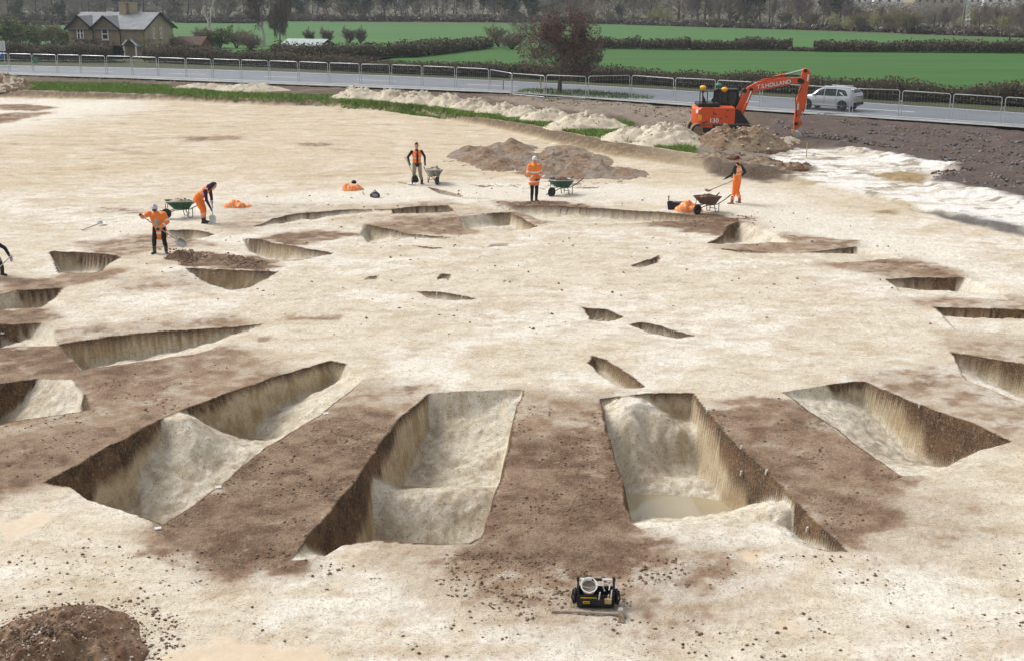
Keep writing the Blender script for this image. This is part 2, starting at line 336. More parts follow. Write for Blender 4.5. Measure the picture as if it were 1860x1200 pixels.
ZONES = [  # beyond the edge of the stripped area: outline, colour, roughness of relief, softness
 ([(-400,134),(0,136),(480,149),(900,166),(1250,190),(1460,204),(1900,232),(2300,262),(2300,420),(1860,355),(1700,330),(1300,305),(1260,278),(950,224),(620,184),(480,180),(320,174),(0,164),(-400,158)], 'mud', .05, .5),
 ([(1120,205),(1250,200),(1300,240),(1440,262),(1400,285),(1300,292),(1180,240)], 'paleMud', .07, .7),
 ([(880,176),(1130,186),(1240,200),(1180,215),(1060,205),(940,190)], 'paleMud', .04, .7),
 ([(1420,214),(1560,210),(1860,236),(2300,270),(2300,440),(1860,362),(1700,338),(1690,318),(1752,304),(1640,284),(1550,268),(1440,252),(1390,238)], 'gravel', .05, .3),
 ([(1380,292),(1440,272),(1560,272),(1640,288),(1745,304),(1690,330),(1860,366),(2300,450),(2300,520),(1860,416),(1640,368),(1500,334),(1390,312)], 'white', .035, .4),
 ([(1270,284),(1400,296),(1470,292),(1480,302),(1390,316),(1300,300)], 'mud', .08, .4),
 ([(1570,318),(1640,310),(1690,318),(1680,334),(1620,332)], 'ochre', .04, .4),
 ([(1580,372),(1625,374),(1620,384),(1585,380)], 'ochre', .02, .3),
 ([(1650,374),(1760,392),(1860,412),(1860,420),(1740,396)], 'dark', .02, .3),
]
ZCOL = dict(mud=(.115,.08,.058), paleMud=(.30,.25,.20), gravel=(.105,.080,.080), white=(.84,.83,.80), ochre=(.34,.25,.13), dark=(.10,.10,.10))
for i, (pl, c, r, s) in enumerate(ZONES): ZONES[i] = ([tuple(G(x, y, .4 if c not in ('white', 'ochre', 'dark') else .15)) for x, y in pl], c, r, s)
SOIL = [([tuple(G(x, y)) for x, y in pl], min(a * 1.32, 1) if a < .7 else a, s) for pl, a, s in SOIL]
_b = np.array([G(x, y) for x, y in [(-400,172),(0,180),(300,184),(480,192),(600,195),(760,208),(880,231),(960,250),(1050,274),(1130,292),(1210,303),(1300,314),(1400,322),(1500,345),(1620,372),(1860,430),(2200,520)]])
_t = np.array([G(x, y, z) for x, y, z in [(-400,154,.45),(0,163,.45),(300,172,.45),(480,180,.45),(620,185,.45),(700,191,.45),(820,206,.45),(950,225,.45),(1060,246,.45),(1130,258,.45),(1260,279,.45),(1310,298,.3),(1400,312,.2),(1500,333,.15),(1620,360,.15),(1860,416,.15),(2200,500,.15)]])
def sdf(X, Y, P, pad=6.0):
    xs = [p[0] for p in P]; ys = [p[1] for p in P]; r = np.full(X.shape, -99.0, X.dtype)
    I = np.nonzero((X > min(xs) - pad) & (X < max(xs) + pad) & (Y > min(ys) - pad) & (Y < max(ys) + pad))[0]
    if len(I) == 0: return r
    x = X[I]; y = Y[I]; d = np.full(x.shape, 1e9, x.dtype)
    for i in range(len(P)): d = np.minimum(d, segdist(x, y, P[i], P[(i + 1) % len(P)])[0])
    r[I] = np.where(inside(x, y, P), d, -d); return r
def ground_eval(X, Y, full=True, snap=None):
    """height (and colour, soil amount) of the ground; vectorised"""
    n = len(X); Z = np.zeros(n)
    C = np.zeros((n, 3)); soil = np.zeros(n); wet = np.zeros(n)
    # ---- depth of the excavated segments
    depth = np.zeros(n); wall = np.zeros(n); wfill = np.zeros(n); wtan = np.zeros(n); flo = np.zeros(n); bnd = np.zeros(n)
    for q in PITS:
        b = q['bb']; I = np.nonzero((X > b[0]) & (X < b[1]) & (Y > b[2]) & (Y < b[3]))[0]
        if len(I) == 0: continue
        x = X[I]; y = Y[I]; P = q['P']; ins = inside(x, y, P)
        ed = np.full(len(I), 1e9); es = np.zeros(len(I)); dmin = np.full(len(I), 1e9); nx = x + 1e4; ny = y + 1e4
        wob = .85 + .3 * fbm(x * 2.5, y * 2.5, 3, 5)
        for i in range(len(P)):
            A_ = P[i]; B_ = P[(i + 1) % len(P)]; rr = 1.8 / A_[2] + .1
            K = np.nonzero((x > min(A_[0], B_[0]) - rr) & (x < max(A_[0], B_[0]) + rr) & (y > min(A_[1], B_[1]) - rr) & (y < max(A_[1], B_[1]) + rr))[0]
            if len(K) == 0: continue
            d, qx, qy = segdist(x[K], y[K], A_, B_)
            k = d < dmin[K]; kk = K[k]; dmin[kk] = d[k]; nx[kk] = qx[k]; ny[kk] = qy[k]
            e = d * A_[2] * wob[K]; k = e < ed[K]; kk = K[k]; ed[kk] = e[k]; es[kk] = A_[2]
        if snap is not None:
            ax_, ay_ = np.abs(nx - x), np.abs(ny - y); cx_, cy_ = snap[0][I], snap[1][I]; k = (ax_ < cx_ * .48) & (ay_ < cy_ * .48); kb = (ax_ < cx_ * .95) & (ay_ < cy_ * .95)
            X[I[k]] = nx[k]; Y[I[k]] = ny[k]; ed[k] = 0; x = X[I]; y = Y[I]; bn = (kb & (es > 2.4) & ((~ins) | k))
        else: bn = np.zeros(len(I), bool)
        fl = np.clip(q['floor'](x, y) + .16 * (fbm(x * 2.0, y * 2.0, 4, 9) - .5) + .06 * (fbm(x * 9, y * 9, 3, 10) - .5), .02, q['dm'] * 1.15)
        # softer transition from side to floor
        kk = np.clip(.5 + .5 * (fl - ed) / .10, 0, 1); dd = ed * kk + fl * (1 - kk) - .10 * kk * (1 - kk)
        dd = np.where(ins & (ed > 0), np.maximum(dd, 0), 0)
        up = (dd > depth[I]) | (bn & (depth[I] <= 0)); bnd[I[bn]] = 1
        J = I[up]; depth[J] = dd[up]
        wall[J] = (np.clip((fl - ed) / .08, 0, 1) * (es > 2.4) * (ins | bn))[up]
        flo[J] = 1
        fd = 0; t = 0
        for wx, wy, wd in q['W']:
            kf = 1 / ((x - wx) ** 2 + (y - wy) ** 2 + .02) ** 1.5; fd = fd + kf * wd; t = t + kf
        wfill[J] = np.minimum(fd / t, np.maximum(fl - .12, 0) * 2.2)[up]; wtan[J] = q.get('tan', 0)
    flat = (depth <= 0); inw = (depth > 0) | (bnd > 0)
    # ---- step at the edge of the stripped area
    yb = np.interp(X, _b[:, 0], _b[:, 1]); yt = np.interp(X, _t[:, 0], _t[:, 1])
    yb = yb + .5 * (fbm(X * .6, Y * 0, 3, 21) - .5); yt = np.maximum(yt, yb + .7) + .4 * (fbm(X * .9, Y * 0, 3, 22) - .5)
    hs = np.interp(X, [-60, 9, 13, 60], [.45, .45, .15, .15])
    st = np.clip((Y - yb) / (yt - yb), 0, 1.0); Z += hs * (1.25 * sstep(0, .75, st) - .25 * sstep(.6, 1, st)) if False else hs * sstep(0, .85, st)
    beyond = sstep(.75, 1.0, st); Z += (.45 - hs) * sstep(66, 84, Y) * sstep(8, 12, X)
    # ---- relief
    n1 = fbm(X * .35, Y * .35, 4, 1) - .5; n2 = fbm(X * 2.3, Y * 2.3, 3, 2) - .5; n3 = fbm(X * 9, Y * 9, 3, 3) - .5
    far = sstep(24, 40, Y)
    Z += n1 * .10 + n2 * (.035 + .02 * far) + n3 * (.022 + .02 * far)
    Zp = Z - depth
    if not full: 
        for P, c, r, s in ZONES:
            if c != 'gravel': continue
            m = sstep(-s, s, sdf(X, Y, P)); Zp += m * .14
        return Zp, depth
    # ---- colours
    A = fbm(X * .5, Y * .5, 4, 31); B = fbm(X * 1.7, Y * 2.6, 4, 32); D = fbm(X * 7, Y * 7, 3, 33); E = fbm(X * .12, Y * .16, 3, 34)
    st2 = fbm(X * .5 + Y * .1, Y * 1.8, 4, 36)
    chalk = np.array([.675, .612, .50]); white = np.array([.78, .74, .66]); tan = np.array([.56, .455, .315]); peach = np.array([.49, .385, .255]); soilc = np.array([.178, .098, .056]); soill = np.array([.40, .282, .19])
    mix = lambda a, b, t: a * (1 - t[:, None]) + b * t[:, None]
    C[:] = chalk
    C = mix(C, white, np.clip(sstep(.47, .62, A) * .9 + .25 * sstep(.5, .8, D), 0, 1))
    C = mix(C, peach, np.clip(sstep(.47, .68, B) * .55 + .5 * sstep(.5, .68, fbm(X * 1.4 + 3, Y * 2.4, 5, 39)), 0, 1) * .62)
    C = mix(C, np.array([.40, .30, .195]), sstep(.57, .70, fbm(X * 2.1, Y * 3.5, 5, 40)) * .28)
    tm = sstep(46, 60, Y + 8 * (E - .5)) * np.clip(1 - sstep(-24, -30, X) * sstep(80, 95, Y), 0, 1)
    tm = np.maximum(tm, .55 * sstep(44, 50, Y) * sstep(2, 8, X))
    C = mix(C, tan, tm * (.42 + .55 * sstep(.35, .7, st2 * .6 + B * .4)))
    wl = sdf(X, Y, [tuple(G(*p)) for p in [(-300,184),(0,182),(240,184),(250,200),(120,222),(0,245),(-300,262)]]); C = mix(C, white, sstep(-4, 4, wl) * .85)
    C = mix(C, tan * .72, tm * sstep(.56, .72, st2 * .5 + fbm(X * 1.1, Y * 1.1, 4, 38) * .5) * .75)
    wr = [tuple(G(*p)) for p in [(640,340),(900,330),(1200,340),(1420,350),(1640,430),(1860,500),(2000,560),(1700,480),(1500,440),(1300,385),(1100,360),(800,365),(600,375),(330,405),(150,440),(250,395),(450,360)]]
    C = mix(C, white, sstep(-1.2, 1.0, sdf(X, Y, wr)) * .7)
    # soil patches on the surface
    wx = X + .7 * (fbm(X * 1.6, Y * 1.6, 4, 41) - .5); wy = Y + 1.0 * (fbm(X * 1.6, Y * 1.6, 4, 42) - .5)
    for P, a, s in SOIL:
        xs = [p[0] for p in P]; ys = [p[1] for p in P]
        I = np.nonzero((X > min(xs) - 1.5) & (X < max(xs) + 1.5) & (Y > min(ys) - 1.5) & (Y < max(ys) + 1.5))[0]
        if len(I) == 0: continue
        d = sdf(wx[I], wy[I], P); m = sstep(-1.9 * s, .5 * s, d) * a
        soil[I] = 1 - (1 - soil[I]) * (1 - m)
    soil = np.where(flat, soil, soil * .0)
    S2 = fbm(X * 3.2, Y * 3.2, 5, 37); sp = np.clip(.85 * soil * (.5 + 1.0 * B) + .5 * sstep(.26, .66, soil * .85 + 1.35 * (S2 - .5) + .4 * (B - .5)) * np.minimum(1, soil * 4), 0, 1)
    cs = mix(np.tile(soill, (n, 1)), soilc, np.clip(sstep(.45, 1.4, soil + 1.7 * (S2 - .5) + .8 * (A - .5)), 0, 1))
    C = mix(C, cs, np.clip(sp * 1.05, 0, 1))
    # sides and floors of the segments
    inn = depth > 0.0
    floorc = mix(np.tile(np.array([.67, .61, .49]), (n, 1)), np.array([.48, .40, .29]), sstep(.45, .68, B) * .7)
    floorc = mix(floorc, np.array([.73, .69, .60]), sstep(.5, .66, D) * .7)
    floorc = mix(floorc, np.array([.41, .34, .25]), sstep(.52, .68, fbm(X * 3.1, Y * 3.1, 4, 35)) * sstep(.25, .8, depth) * .75)
    C = mix(C, floorc, np.where(inn, sstep(0, .12, depth), 0) * (1 - .5 * wtan))
    al = (X * .8 + Y * .6) * 3; edge = wfill * (1 + .7 * (fbm(al * 1.5, depth * 3, 4, 51) - .5))
    dark = wall * (1 - sstep(edge * .8, edge * 1.1 + .04, depth)) * inw
    wch = mix(np.tile(np.array([.54, .455, .315]), (n, 1)), np.array([.35, .255, .145]), sstep(.42, .62, fbm(al * 1.2, depth * 5, 4, 52)) * .8)
    C = mix(C, wch, wall * inw)
    wso = mix(np.tile(np.array([.190, .108, .052]), (n, 1)), np.array([.085, .046, .022]), sstep(.4, .6, fbm(al * 1.3, depth * 4, 4, 53)))
    C = mix(C, wso, np.clip(dark, 0, 1)); soil = np.maximum(soil, dark * .8)
    tt = wtan * (depth > 0); C = mix(C, np.array([.34, .25, .15]), tt * np.maximum(wall, .35) * .8)
    hq = G(443, 768, -.86); hm_ = 1 - sstep(.09, .15, np.hypot(X - hq[0], Y - hq[1])); C = mix(C, np.array([.22, .15, .075]), hm_ * (depth > .2)); Zp = Zp - .10 * hm_ * (depth > .2)
    # smooth silt puddles
    for P in ([(250,1180),(380,1166),(500,1160),(560,1185),(600,1215),(240,1215)], [(30,940),(70,926),(95,930),(70,960),(20,972),(-30,960)], [(1330,1008),(1370,1004),(1372,1014),(1335,1018)], [(1420,1130),(1450,1128),(1455,1146),(1420,1150)], [(135,955),(160,950),(165,960),(140,962)]):
        P = [tuple(G(*p)) for p in P]; m = sstep(-.06, .06, sdf(wx, wy, P, 1.0)); C = mix(C, np.array([.60, .485, .35]), m); wet = np.maximum(wet, m); Z = Z * (1 - .8 * m)
    # exposed cut at the edge of the stripped area
    cut = sstep(.08, .3, st) * (1 - sstep(.85, 1.05, st)); cutd = np.interp(X, [-60, 6, 10, 14], [1, 1, .5, .1])
    cc = mix(np.tile(np.array([.15, .10, .062]), (n, 1)), np.array([.40, .31, .18]), np.clip(1 - sstep(.1, .55, st + .4 * (B - .5)) + .5 * sstep(.55, .7, D), 0, 1))
    C = mix(C, cc, cut * cutd)
    C = mix(C, np.array([.46, .38, .22]), cut * (1 - cutd) * .8)
    soil = np.maximum(soil, cut * .5)
    # ground beyond the edge
    zz = np.zeros(n)
    for P, c, r, s in ZONES:
        d = sdf(X + .8 * (fbm(X * .8, Y * .8, 3, 61) - .5), Y + 1.6 * (fbm(X * .8, Y * .8, 3, 62) - .5), P); m = sstep(-s, s, d)
        if c in ('mud', 'paleMud'): m = m * np.maximum(beyond, X > 9)
        col = np.array(ZCOL[c]); var = (.62 + .75 * fbm(X * 2, Y * 1.2, 4, 63))[:, None]
        cv = col * var if c != 'white' else mix(mix(np.tile(col, (n, 1)), np.array([.56, .48, .36]), sstep(.56, .66, st2) * .7), np.array([.24, .19, .13]), sstep(.60, .68, fbm(X * 1.3, Y * 2.2, 5, 65)) * .8)
        if c == 'mud': cv = mix(cv, np.array([.27, .215, .165]), sstep(.55, .7, A) * .7)
        if c == 'gravel': cv = mix(cv, np.array([.12, .065, .05]), sstep(.5, .7, B) * .5)
        C = mix(C, cv, m); soil = np.maximum(soil * (1 - m), m * (.9 if c in ('mud', 'gravel', 'paleMud') else .1))
        Zp += m * r * 2.2 * (fbm(X * 1.6, Y * 1.6, 4, 64) - .5)
        if c == 'gravel': Zp += m * .14
    Zp = np.where(wet > 0, Zp * (1 - .7 * wet), Zp)
    C *= (.90 + .2 * fbm(X * 14, Y * 14, 2, 71))[:, None]
    return Zp, depth, np.clip(C, .01, .9), soil, wet, wall
def build_ground():
    ys = [10.0]
    def run(to, st):
        while ys[-1] < to: ys.append(ys[-1] + st)
    run(16.5, .055); run(29, .036); run(42, .062); run(56, .10); run(80, .17); run(138, .38)
    ys = np.array(ys); a = np.concatenate([np.linspace(-.50, -.39, 26)[:-1], np.linspace(-.39, .39, 740), np.linspace(.39, .50, 26)[1:]])
    YY, AA = np.meshgrid(ys, a, indexing='ij'); X = (AA * (YY + 10)).ravel(); Y = YY.ravel().copy()
    dx = np.gradient(a)[None, :] * (ys[:, None] + 10); cell = (dx.ravel().astype(np.float32), (np.gradient(ys)[:, None] + 0 * dx).ravel().astype(np.float32))
    X = X.astype(np.float32); Y = Y.astype(np.float32)
    Z, d, C, soil, wet, wall = ground_eval(X, Y, True, cell)
    nr, nc = len(ys), len(a)
    i = (np.arange(nr - 1)[:, None] * nc + np.arange(nc - 1)[None, :]).ravel()
    F = np.stack([i, i + 1, i + nc + 1, i + nc], 1)
    o = np_mesh('ground', np.stack([X, Y, Z], 1), F, MAT['ground'], smooth=True, cols=C, attrs=dict(soil=soil, wet=wet))
    wf = (d[F] > 0).any(1) & (d[F] <= 0).any(1) & (Y[F[:, 0]] < 33)
    o.data.polygons.foreach_set('use_smooth', ~wf)
    tag(o, kind='structure'); return o
def ground_material():
    m = bpy.data.materials.new('dig_ground'); m.use_nodes = True; n = m.node_tree.nodes; L = m.node_tree.links; b = n['Principled BSDF']
    b.inputs['Specular IOR Level'].default_value = .2
    at_ = n.new('ShaderNodeAttribute'); at_.attribute_name = 'Col'; so = n.new('ShaderNodeAttribute'); so.attribute_name = 'soil'; we = n.new('ShaderNodeAttribute'); we.attribute_name = 'wet'
    co = n.new('ShaderNodeTexCoord')
    def noise(scale, det=5, ro=.65):
        z = n.new('ShaderNodeTexNoise'); z.inputs['Scale'].default_value = scale; z.inputs['Detail'].default_value = det; z.inputs['Roughness'].default_value = ro; L.new(co.outputs['Object'], z.inputs['Vector']); return z.outputs['Fac']
    def mr(x, a, c, lo, hi):
        q = n.new('ShaderNodeMapRange'); q.inputs[1].default_value = a; q.inputs[2].default_value = c; q.inputs[3].default_value = lo; q.inputs[4].default_value = hi; L.new(x, q.inputs[0]); return q.outputs[0]
    def mm(op, x, y):
        q = n.new('ShaderNodeMath'); q.operation = op
        for k, s in enumerate((x, y)):
            if isinstance(s, (int, float)): q.inputs[k].default_value = s
            else: L.new(s, q.inputs[k])
        return q.outputs[0]
    def mixc(f, a, c, bt='MIX'):
        q = n.new('ShaderNodeMix'); q.data_type = 'RGBA'; q.blend_type = bt
        if isinstance(f, float): q.inputs[0].default_value = f
        else: L.new(f, q.inputs[0])
        for k, s in ((6, a), (7, c)):
            if isinstance(s, tuple): q.inputs[k].default_value = (*s, 1)
            else: L.new(s, q.inputs[k])
        return q.outputs[2]
    nf = noise(26, 6, .7); ng = noise(7, 6, .7); nh = noise(70, 3, .6)
    dry = mm('SUBTRACT', 1.0, we.outputs['Fac'])
    # brown crumbs trodden over the chalk, more of them near soil
    thr = mr(nf, .515, .60, 0, 1)
    pat = mr(ng, .42, .57, .26, 1)
    amt = mm('MULTIPLY', mm('MULTIPLY', thr, pat), dry)
    c = mixc(mm('MULTIPLY', mm('MULTIPLY', mr(noise(11, 7, .75), .50, .62, 0, 1), .42), dry), at_.outputs['Color'], mixc(1.0, at_.outputs['Color'], (.66, .56, .46), 'MULTIPLY'))
    c = mixc(mm('MULTIPLY', mr(noise(15, 6, .75), .55, .66, 0, 1), .35), c, (.72, .68, .60))
    c = mixc(mm('MULTIPLY', amt, .75), c, (.215, .14, .09))
    # pale chalk specks in soil
    sp = mm('MULTIPLY', mr(nh, .55, .64, 0, 1), mm('MULTIPLY', so.outputs['Fac'], .5))
    c = mixc(sp, c, (.50, .42, .34))
    dk = mm('MULTIPLY', mr(nf, .38, .49, 1, 0), mm('ADD', mm('MULTIPLY', so.outputs['Fac'], .75), .12))
    c = mixc(mm('MULTIPLY', dk, dry), c, mixc(1.0, c, (.38, .36, .34), 'MULTIPLY'))
    L.new(c, b.inputs['Base Color'])
    L.new(mr(we.outputs['Fac'], 0, 1, .92, .35), b.inputs['Roughness'])
    h = mm('ADD', mm('MULTIPLY', nf, .6), mm('MULTIPLY', ng, 1.0))
    bp = n.new('ShaderNodeBump'); bp.inputs['Distance'].default_value = .13
    L.new(mm('MULTIPLY', mr(so.outputs['Fac'], 0, 1, .38, .85), dry), bp.inputs['Strength']); L.new(h, bp.inputs['Height']); L.new(bp.outputs[0], b.inputs['Normal'])
    return m
MAT = {'ground': ground_material()}
ground = build_ground()
def hit(px, py):
    """first ground point seen through a photo point"""
    u = (px - 930) / FPX; v = (py - 600) / FPX
    d = np.array([u, math.cos(PITCH) - v * math.sin(PITCH), -math.sin(PITCH) - v * math.cos(PITCH)])
    t0 = (CAMH - .9) / -d[2]; t1 = (CAMH + 1.5) / -d[2]; t = np.linspace(t0, t1, 900)
    X = d[0] * t; Y = d[1] * t; Zr = CAMH + d[2] * t
    z = ground_eval(X.copy(), Y.copy(), False)[0]
    k = np.nonzero(Zr <= z)[0]; k = k[0] if len(k) else len(t) - 1
    return Vector((X[k], Y[k], Zr[k]))
def gz(x, y):
    return float(ground_eval(np.array([float(x)]), np.array([float(y)]), False)[0][0])
# ================================================================== SETTING BEYOND THE DIG
ZR, ZF = .56, .60
def line(pts, z): return [G(x, y, z) for x, y in pts]
def resample(pl, step):
    pl = [np.array(p) for p in pl]; out = [pl[0]]
    for a, b in zip(pl[:-1], pl[1:]):
        k = max(1, int(np.linalg.norm(b - a) / step))
        for j in range(1, k + 1): out.append(a + (b - a) * j / k)
    return np.array(out)
def strip(name, A, B, z0, z1, mat, kind=None, n=1, parent=None):
    """sheet between two lines sampled alike"""
    A = np.array(A); B = np.array(B); V = []; F = []
    for i in range(len(A)):
        for j in range(n + 1):
            t = j / n; p = A[i] * (1 - t) + B[i] * t; V.append((p[0], p[1], z0 * (1 - t) + z1 * t))
    for i in range(len(A) - 1):
        for j in range(n): k = i * (n + 1) + j; F.append((k, k + n + 1, k + n + 2, k + 1))
    o = np_mesh(name, V, F, mat, smooth=True, parent=parent)
    return tag(o, kind=kind) if kind else o
M = MAT
M['asphalt'] = material('asphalt', (.135,.15,.175), .55, .12, 1.2, stretch=(.3,.3,1), bump=.1, bscale=20, spec=.5)
M['paint'] = material('road_paint', (.75,.75,.73), .6, .12, 8)
M['kerb'] = material('kerb_concrete', (.29,.30,.29), .8, .3, 1)
M['verge'] = material('verge_grass', (.060,.050,.030), .9, 0, .8, col2=(.055,.080,.024), bump=.6, bscale=8)
M['field_near'] = material('field_green', (.024,.092,.011), .9, 0, .35, col2=(.044,.135,.017), stretch=(.10,1,1), detail=10, bump=.6, bscale=3)
M['field_far'] = material('field_green_far', (.034,.112,.022), .9, 0, .16, col2=(.058,.155,.032), stretch=(.10,1,1), detail=10)
M['grassland'] = material('rough_land', (.075,.085,.035), .95, 0, .03, col2=(.11,.10,.06))
M['bark'] = material('bark', (.085,.070,.055), .9, .3, 6)
M['bark_pale'] = material('bark_pale', (.48,.46,.42), .8, 0, 5, col2=(.28,.26,.24))
M['bark_white'] = material('bark_white', (.66,.64,.60), .8, 0, 5, col2=(.42,.40,.37))
M['twig'] = material('twig_brown', (.20,.165,.135), .9, .25, .7)  # twig colours lightened: distance haze of the far trees painted into them
M['twig_grey'] = material('twig_grey', (.27,.25,.22), .9, .25, .7)
M['twig_purple'] = material('twig_purple', (.18,.142,.135), .9, .25, .7)
M['twig_olive'] = material('twig_olive', (.19,.17,.095), .9, .25, .7)
M['twig_yellow'] = material('twig_yellow', (.34,.34,.17), .9, .2, .7)
M['ivy'] = material('ivy_leaf', (.022,.036,.016), .7, .4, 2)
M['leaf_rust'] = material('leaf_rust', (.21,.062,.026), .8, .35, 1.2)
M['leaf_rust2'] = material('leaf_rust_dark', (.10,.045,.026), .8, .3, 1.2)
M['leaf_green'] = material('leaf_green', (.055,.085,.022), .8, .35, 2)
M['leaf_spring'] = material('leaf_spring', (.16,.22,.045), .8, .3, 2)
M['hedge_a'] = material('hedge_brown', (.12,.092,.055), .9, .35, 1.5)
M['hedge_b'] = material('hedge_olive', (.098,.108,.042), .9, .35, 1.5)
M['hedge_c'] = material('hedge_core', (.030,.025,.016), .95, .3, 2)
M['hedge_d'] = material('hedge_reddish', (.15,.10,.065), .9, .3, 1.5)
# --- land beyond and around the dig, out to the horizon
yA, yB = 10.0, 138.0; k = .50
tv = [(-k*(yA+10)+.1,yA,-.1),(k*(yA+10)-.1,yA,-.1),(-k*(yB+10)+.1,yB,.4),(k*(yB+10)-.1,yB,.4),(-4000,yA,-.1),(4000,yA,-.1),(-4000,yB,.4),(4000,yB,.4),(-4000,5000,.4),(4000,5000,.4),(-4000,-1500,-.1),(4000,-1500,-.1)]
land = MB().add(tv, [(4,0,2,6),(1,5,7,3),(6,2,3,7,9,8),(10,11,5,1,0,4)]).build('land', M['grassland']); tag(land, kind='structure')
RN = [(-500,120),(-300,126),(0,134),(240,141),(480,150),(720,159),(940,168),(1200,186),(1380,199),(1600,213),(1860,230),(2200,255),(2600,290)]
RF = [(-500,110),(-300,114),(0,118.5),(240,123),(480,129),(720,138),(940,148),(1200,162),(1380,174),(1600,188),(1860,205),(2200,230),(2600,262)]
HB = [(-500,97),(-300,102),(0,110),(240,113),(480,120),(720,132),(940,141),(1200,155),(1380,166),(1600,180),(1860,193),(2200,215),(2600,245)]
rn, rf, hb = np.array(line(RN, ZR)), np.array(line(RF, ZR)), np.array(line(HB, ZF))
strip('road', rn, rf, ZR, ZR, M['asphalt'], 'structure', 4)
def lerp2(t): return rn * (1 - t) + rf * t
kb = rn + (rn - rf) * .10
strip('kerb', kb, rn + (rf - rn) * .004, ZR + .012, ZR + .03, M['kerb'], 'structure')
strip('road_edge_line', lerp2(.10), lerp2(.115), ZR + .004, ZR + .004, M['paint'], 'structure')
strip('road_edge_line', lerp2(.93), lerp2(.945), ZR + .004, ZR + .004, M['paint'], 'structure')
c0 = resample(lerp2(.49), 2.0); c1 = resample(lerp2(.515), 2.0)
mk = empty('road_centre_line'); mk['kind'] = 'structure'
n_ = min(len(c0), len(c1)); d0 = None
for i in range(0, n_ - 3, 5):
    p = [c0[i], c0[i + 2]]; dv = p[1] - p[0]; nv = np.array([-dv[1], dv[0]]) / np.linalg.norm(dv) * .09
    if abs(p[0][0]) > 75: continue
    V = [(*(p[0] - nv), ZR + .005), (*(p[1] - nv), ZR + .005), (*(p[1] + nv), ZR + .005), (*(p[0] + nv), ZR + .005)]
    np_mesh('road_dash', V, [(0, 1, 2, 3)], M['paint'], parent=mk)
ve = hb + (hb - rf) * .5
strip('verge', rf, ve, ZR + .02, ZF, M['verge'], 'structure', 3)
def sheet(name, px, z, mat, kind='structure'):
    P = [G(x, y, z) for x, y in px]
    return tag(MB().add([(p[0], p[1], z) for p in P], [tuple(range(len(P)))]).build(name, mat), kind=kind)
sheet('near_field', [(640,118),(720,131),(940,140),(1200,154),(1380,165),(1600,179),(1860,192),(2300,220),(2300,96),(1860,94),(1440,91),(1000,87),(880,85),(740,103)], ZF + .02, M['field_near'])
sheet('far_field', [(-500,100),(0,100),(480,106),(740,104),(880,86),(1000,88),(1440,92),(1860,95),(2300,97),(2300,78),(1900,72),(1700,66),(1400,54),(1100,45),(870,43),(500,40),(0,41),(-500,43)], ZF + .012, M['field_far'])
# --- foliage helpers
def quads(C, size, aspect=1.0, rng=RNG, up=None):
    """randomly turned small faces around the points C"""
    n = len(C); a = rng.normal(size=(n, 3)); a /= np.linalg.norm(a, axis=1)[:, None]
    if up is not None: a = a * (1 - up[0]) + np.array(up[1]) * up[0]; a /= np.linalg.norm(a, axis=1)[:, None]
    b = np.cross(a, rng.normal(size=(n, 3))); b /= np.linalg.norm(b, axis=1)[:, None]
    s = np.asarray(size).reshape(-1, 1) * np.ones((n, 1)) * (.6 + .8 * rng.random((n, 1)))
    a = a * s * .5; b = b * s * .5 * aspect
    V = np.stack([C - a - b * .4, C + a * .1 - b, C + a + b * .3, C - a * .1 + b], 1).reshape(-1, 3)
    return V, np.arange(4 * n).reshape(n, 4)
def tubes(P0, P1, R0, R1, n=3):
    d = P1 - P0; L = np.linalg.norm(d, axis=1)[:, None] + 1e-9; d = d / L
    h = np.where(np.abs(d[:, 2:3]) < .9, np.array([[0, 0, 1.0]]), np.array([[1.0, 0, 0]])); u = np.cross(d, h); u /= np.linalg.norm(u, axis=1)[:, None] + 1e-9; w = np.cross(d, u)
    V = []
    for P, R in ((P0, R0), (P1, R1)):
        for k in range(n):
            t = 2 * math.pi * k / n; V.append(P + (u * math.cos(t) + w * math.sin(t)) * R[:, None])
    V = np.stack(V, 1); N = len(P0); base = np.arange(N)[:, None] * 2 * n
    F = np.concatenate([base + np.array([[k, (k + 1) % n, n + (k + 1) % n, n + k]]) for k in range(n)], 0)
    return V.reshape(-1, 3), F
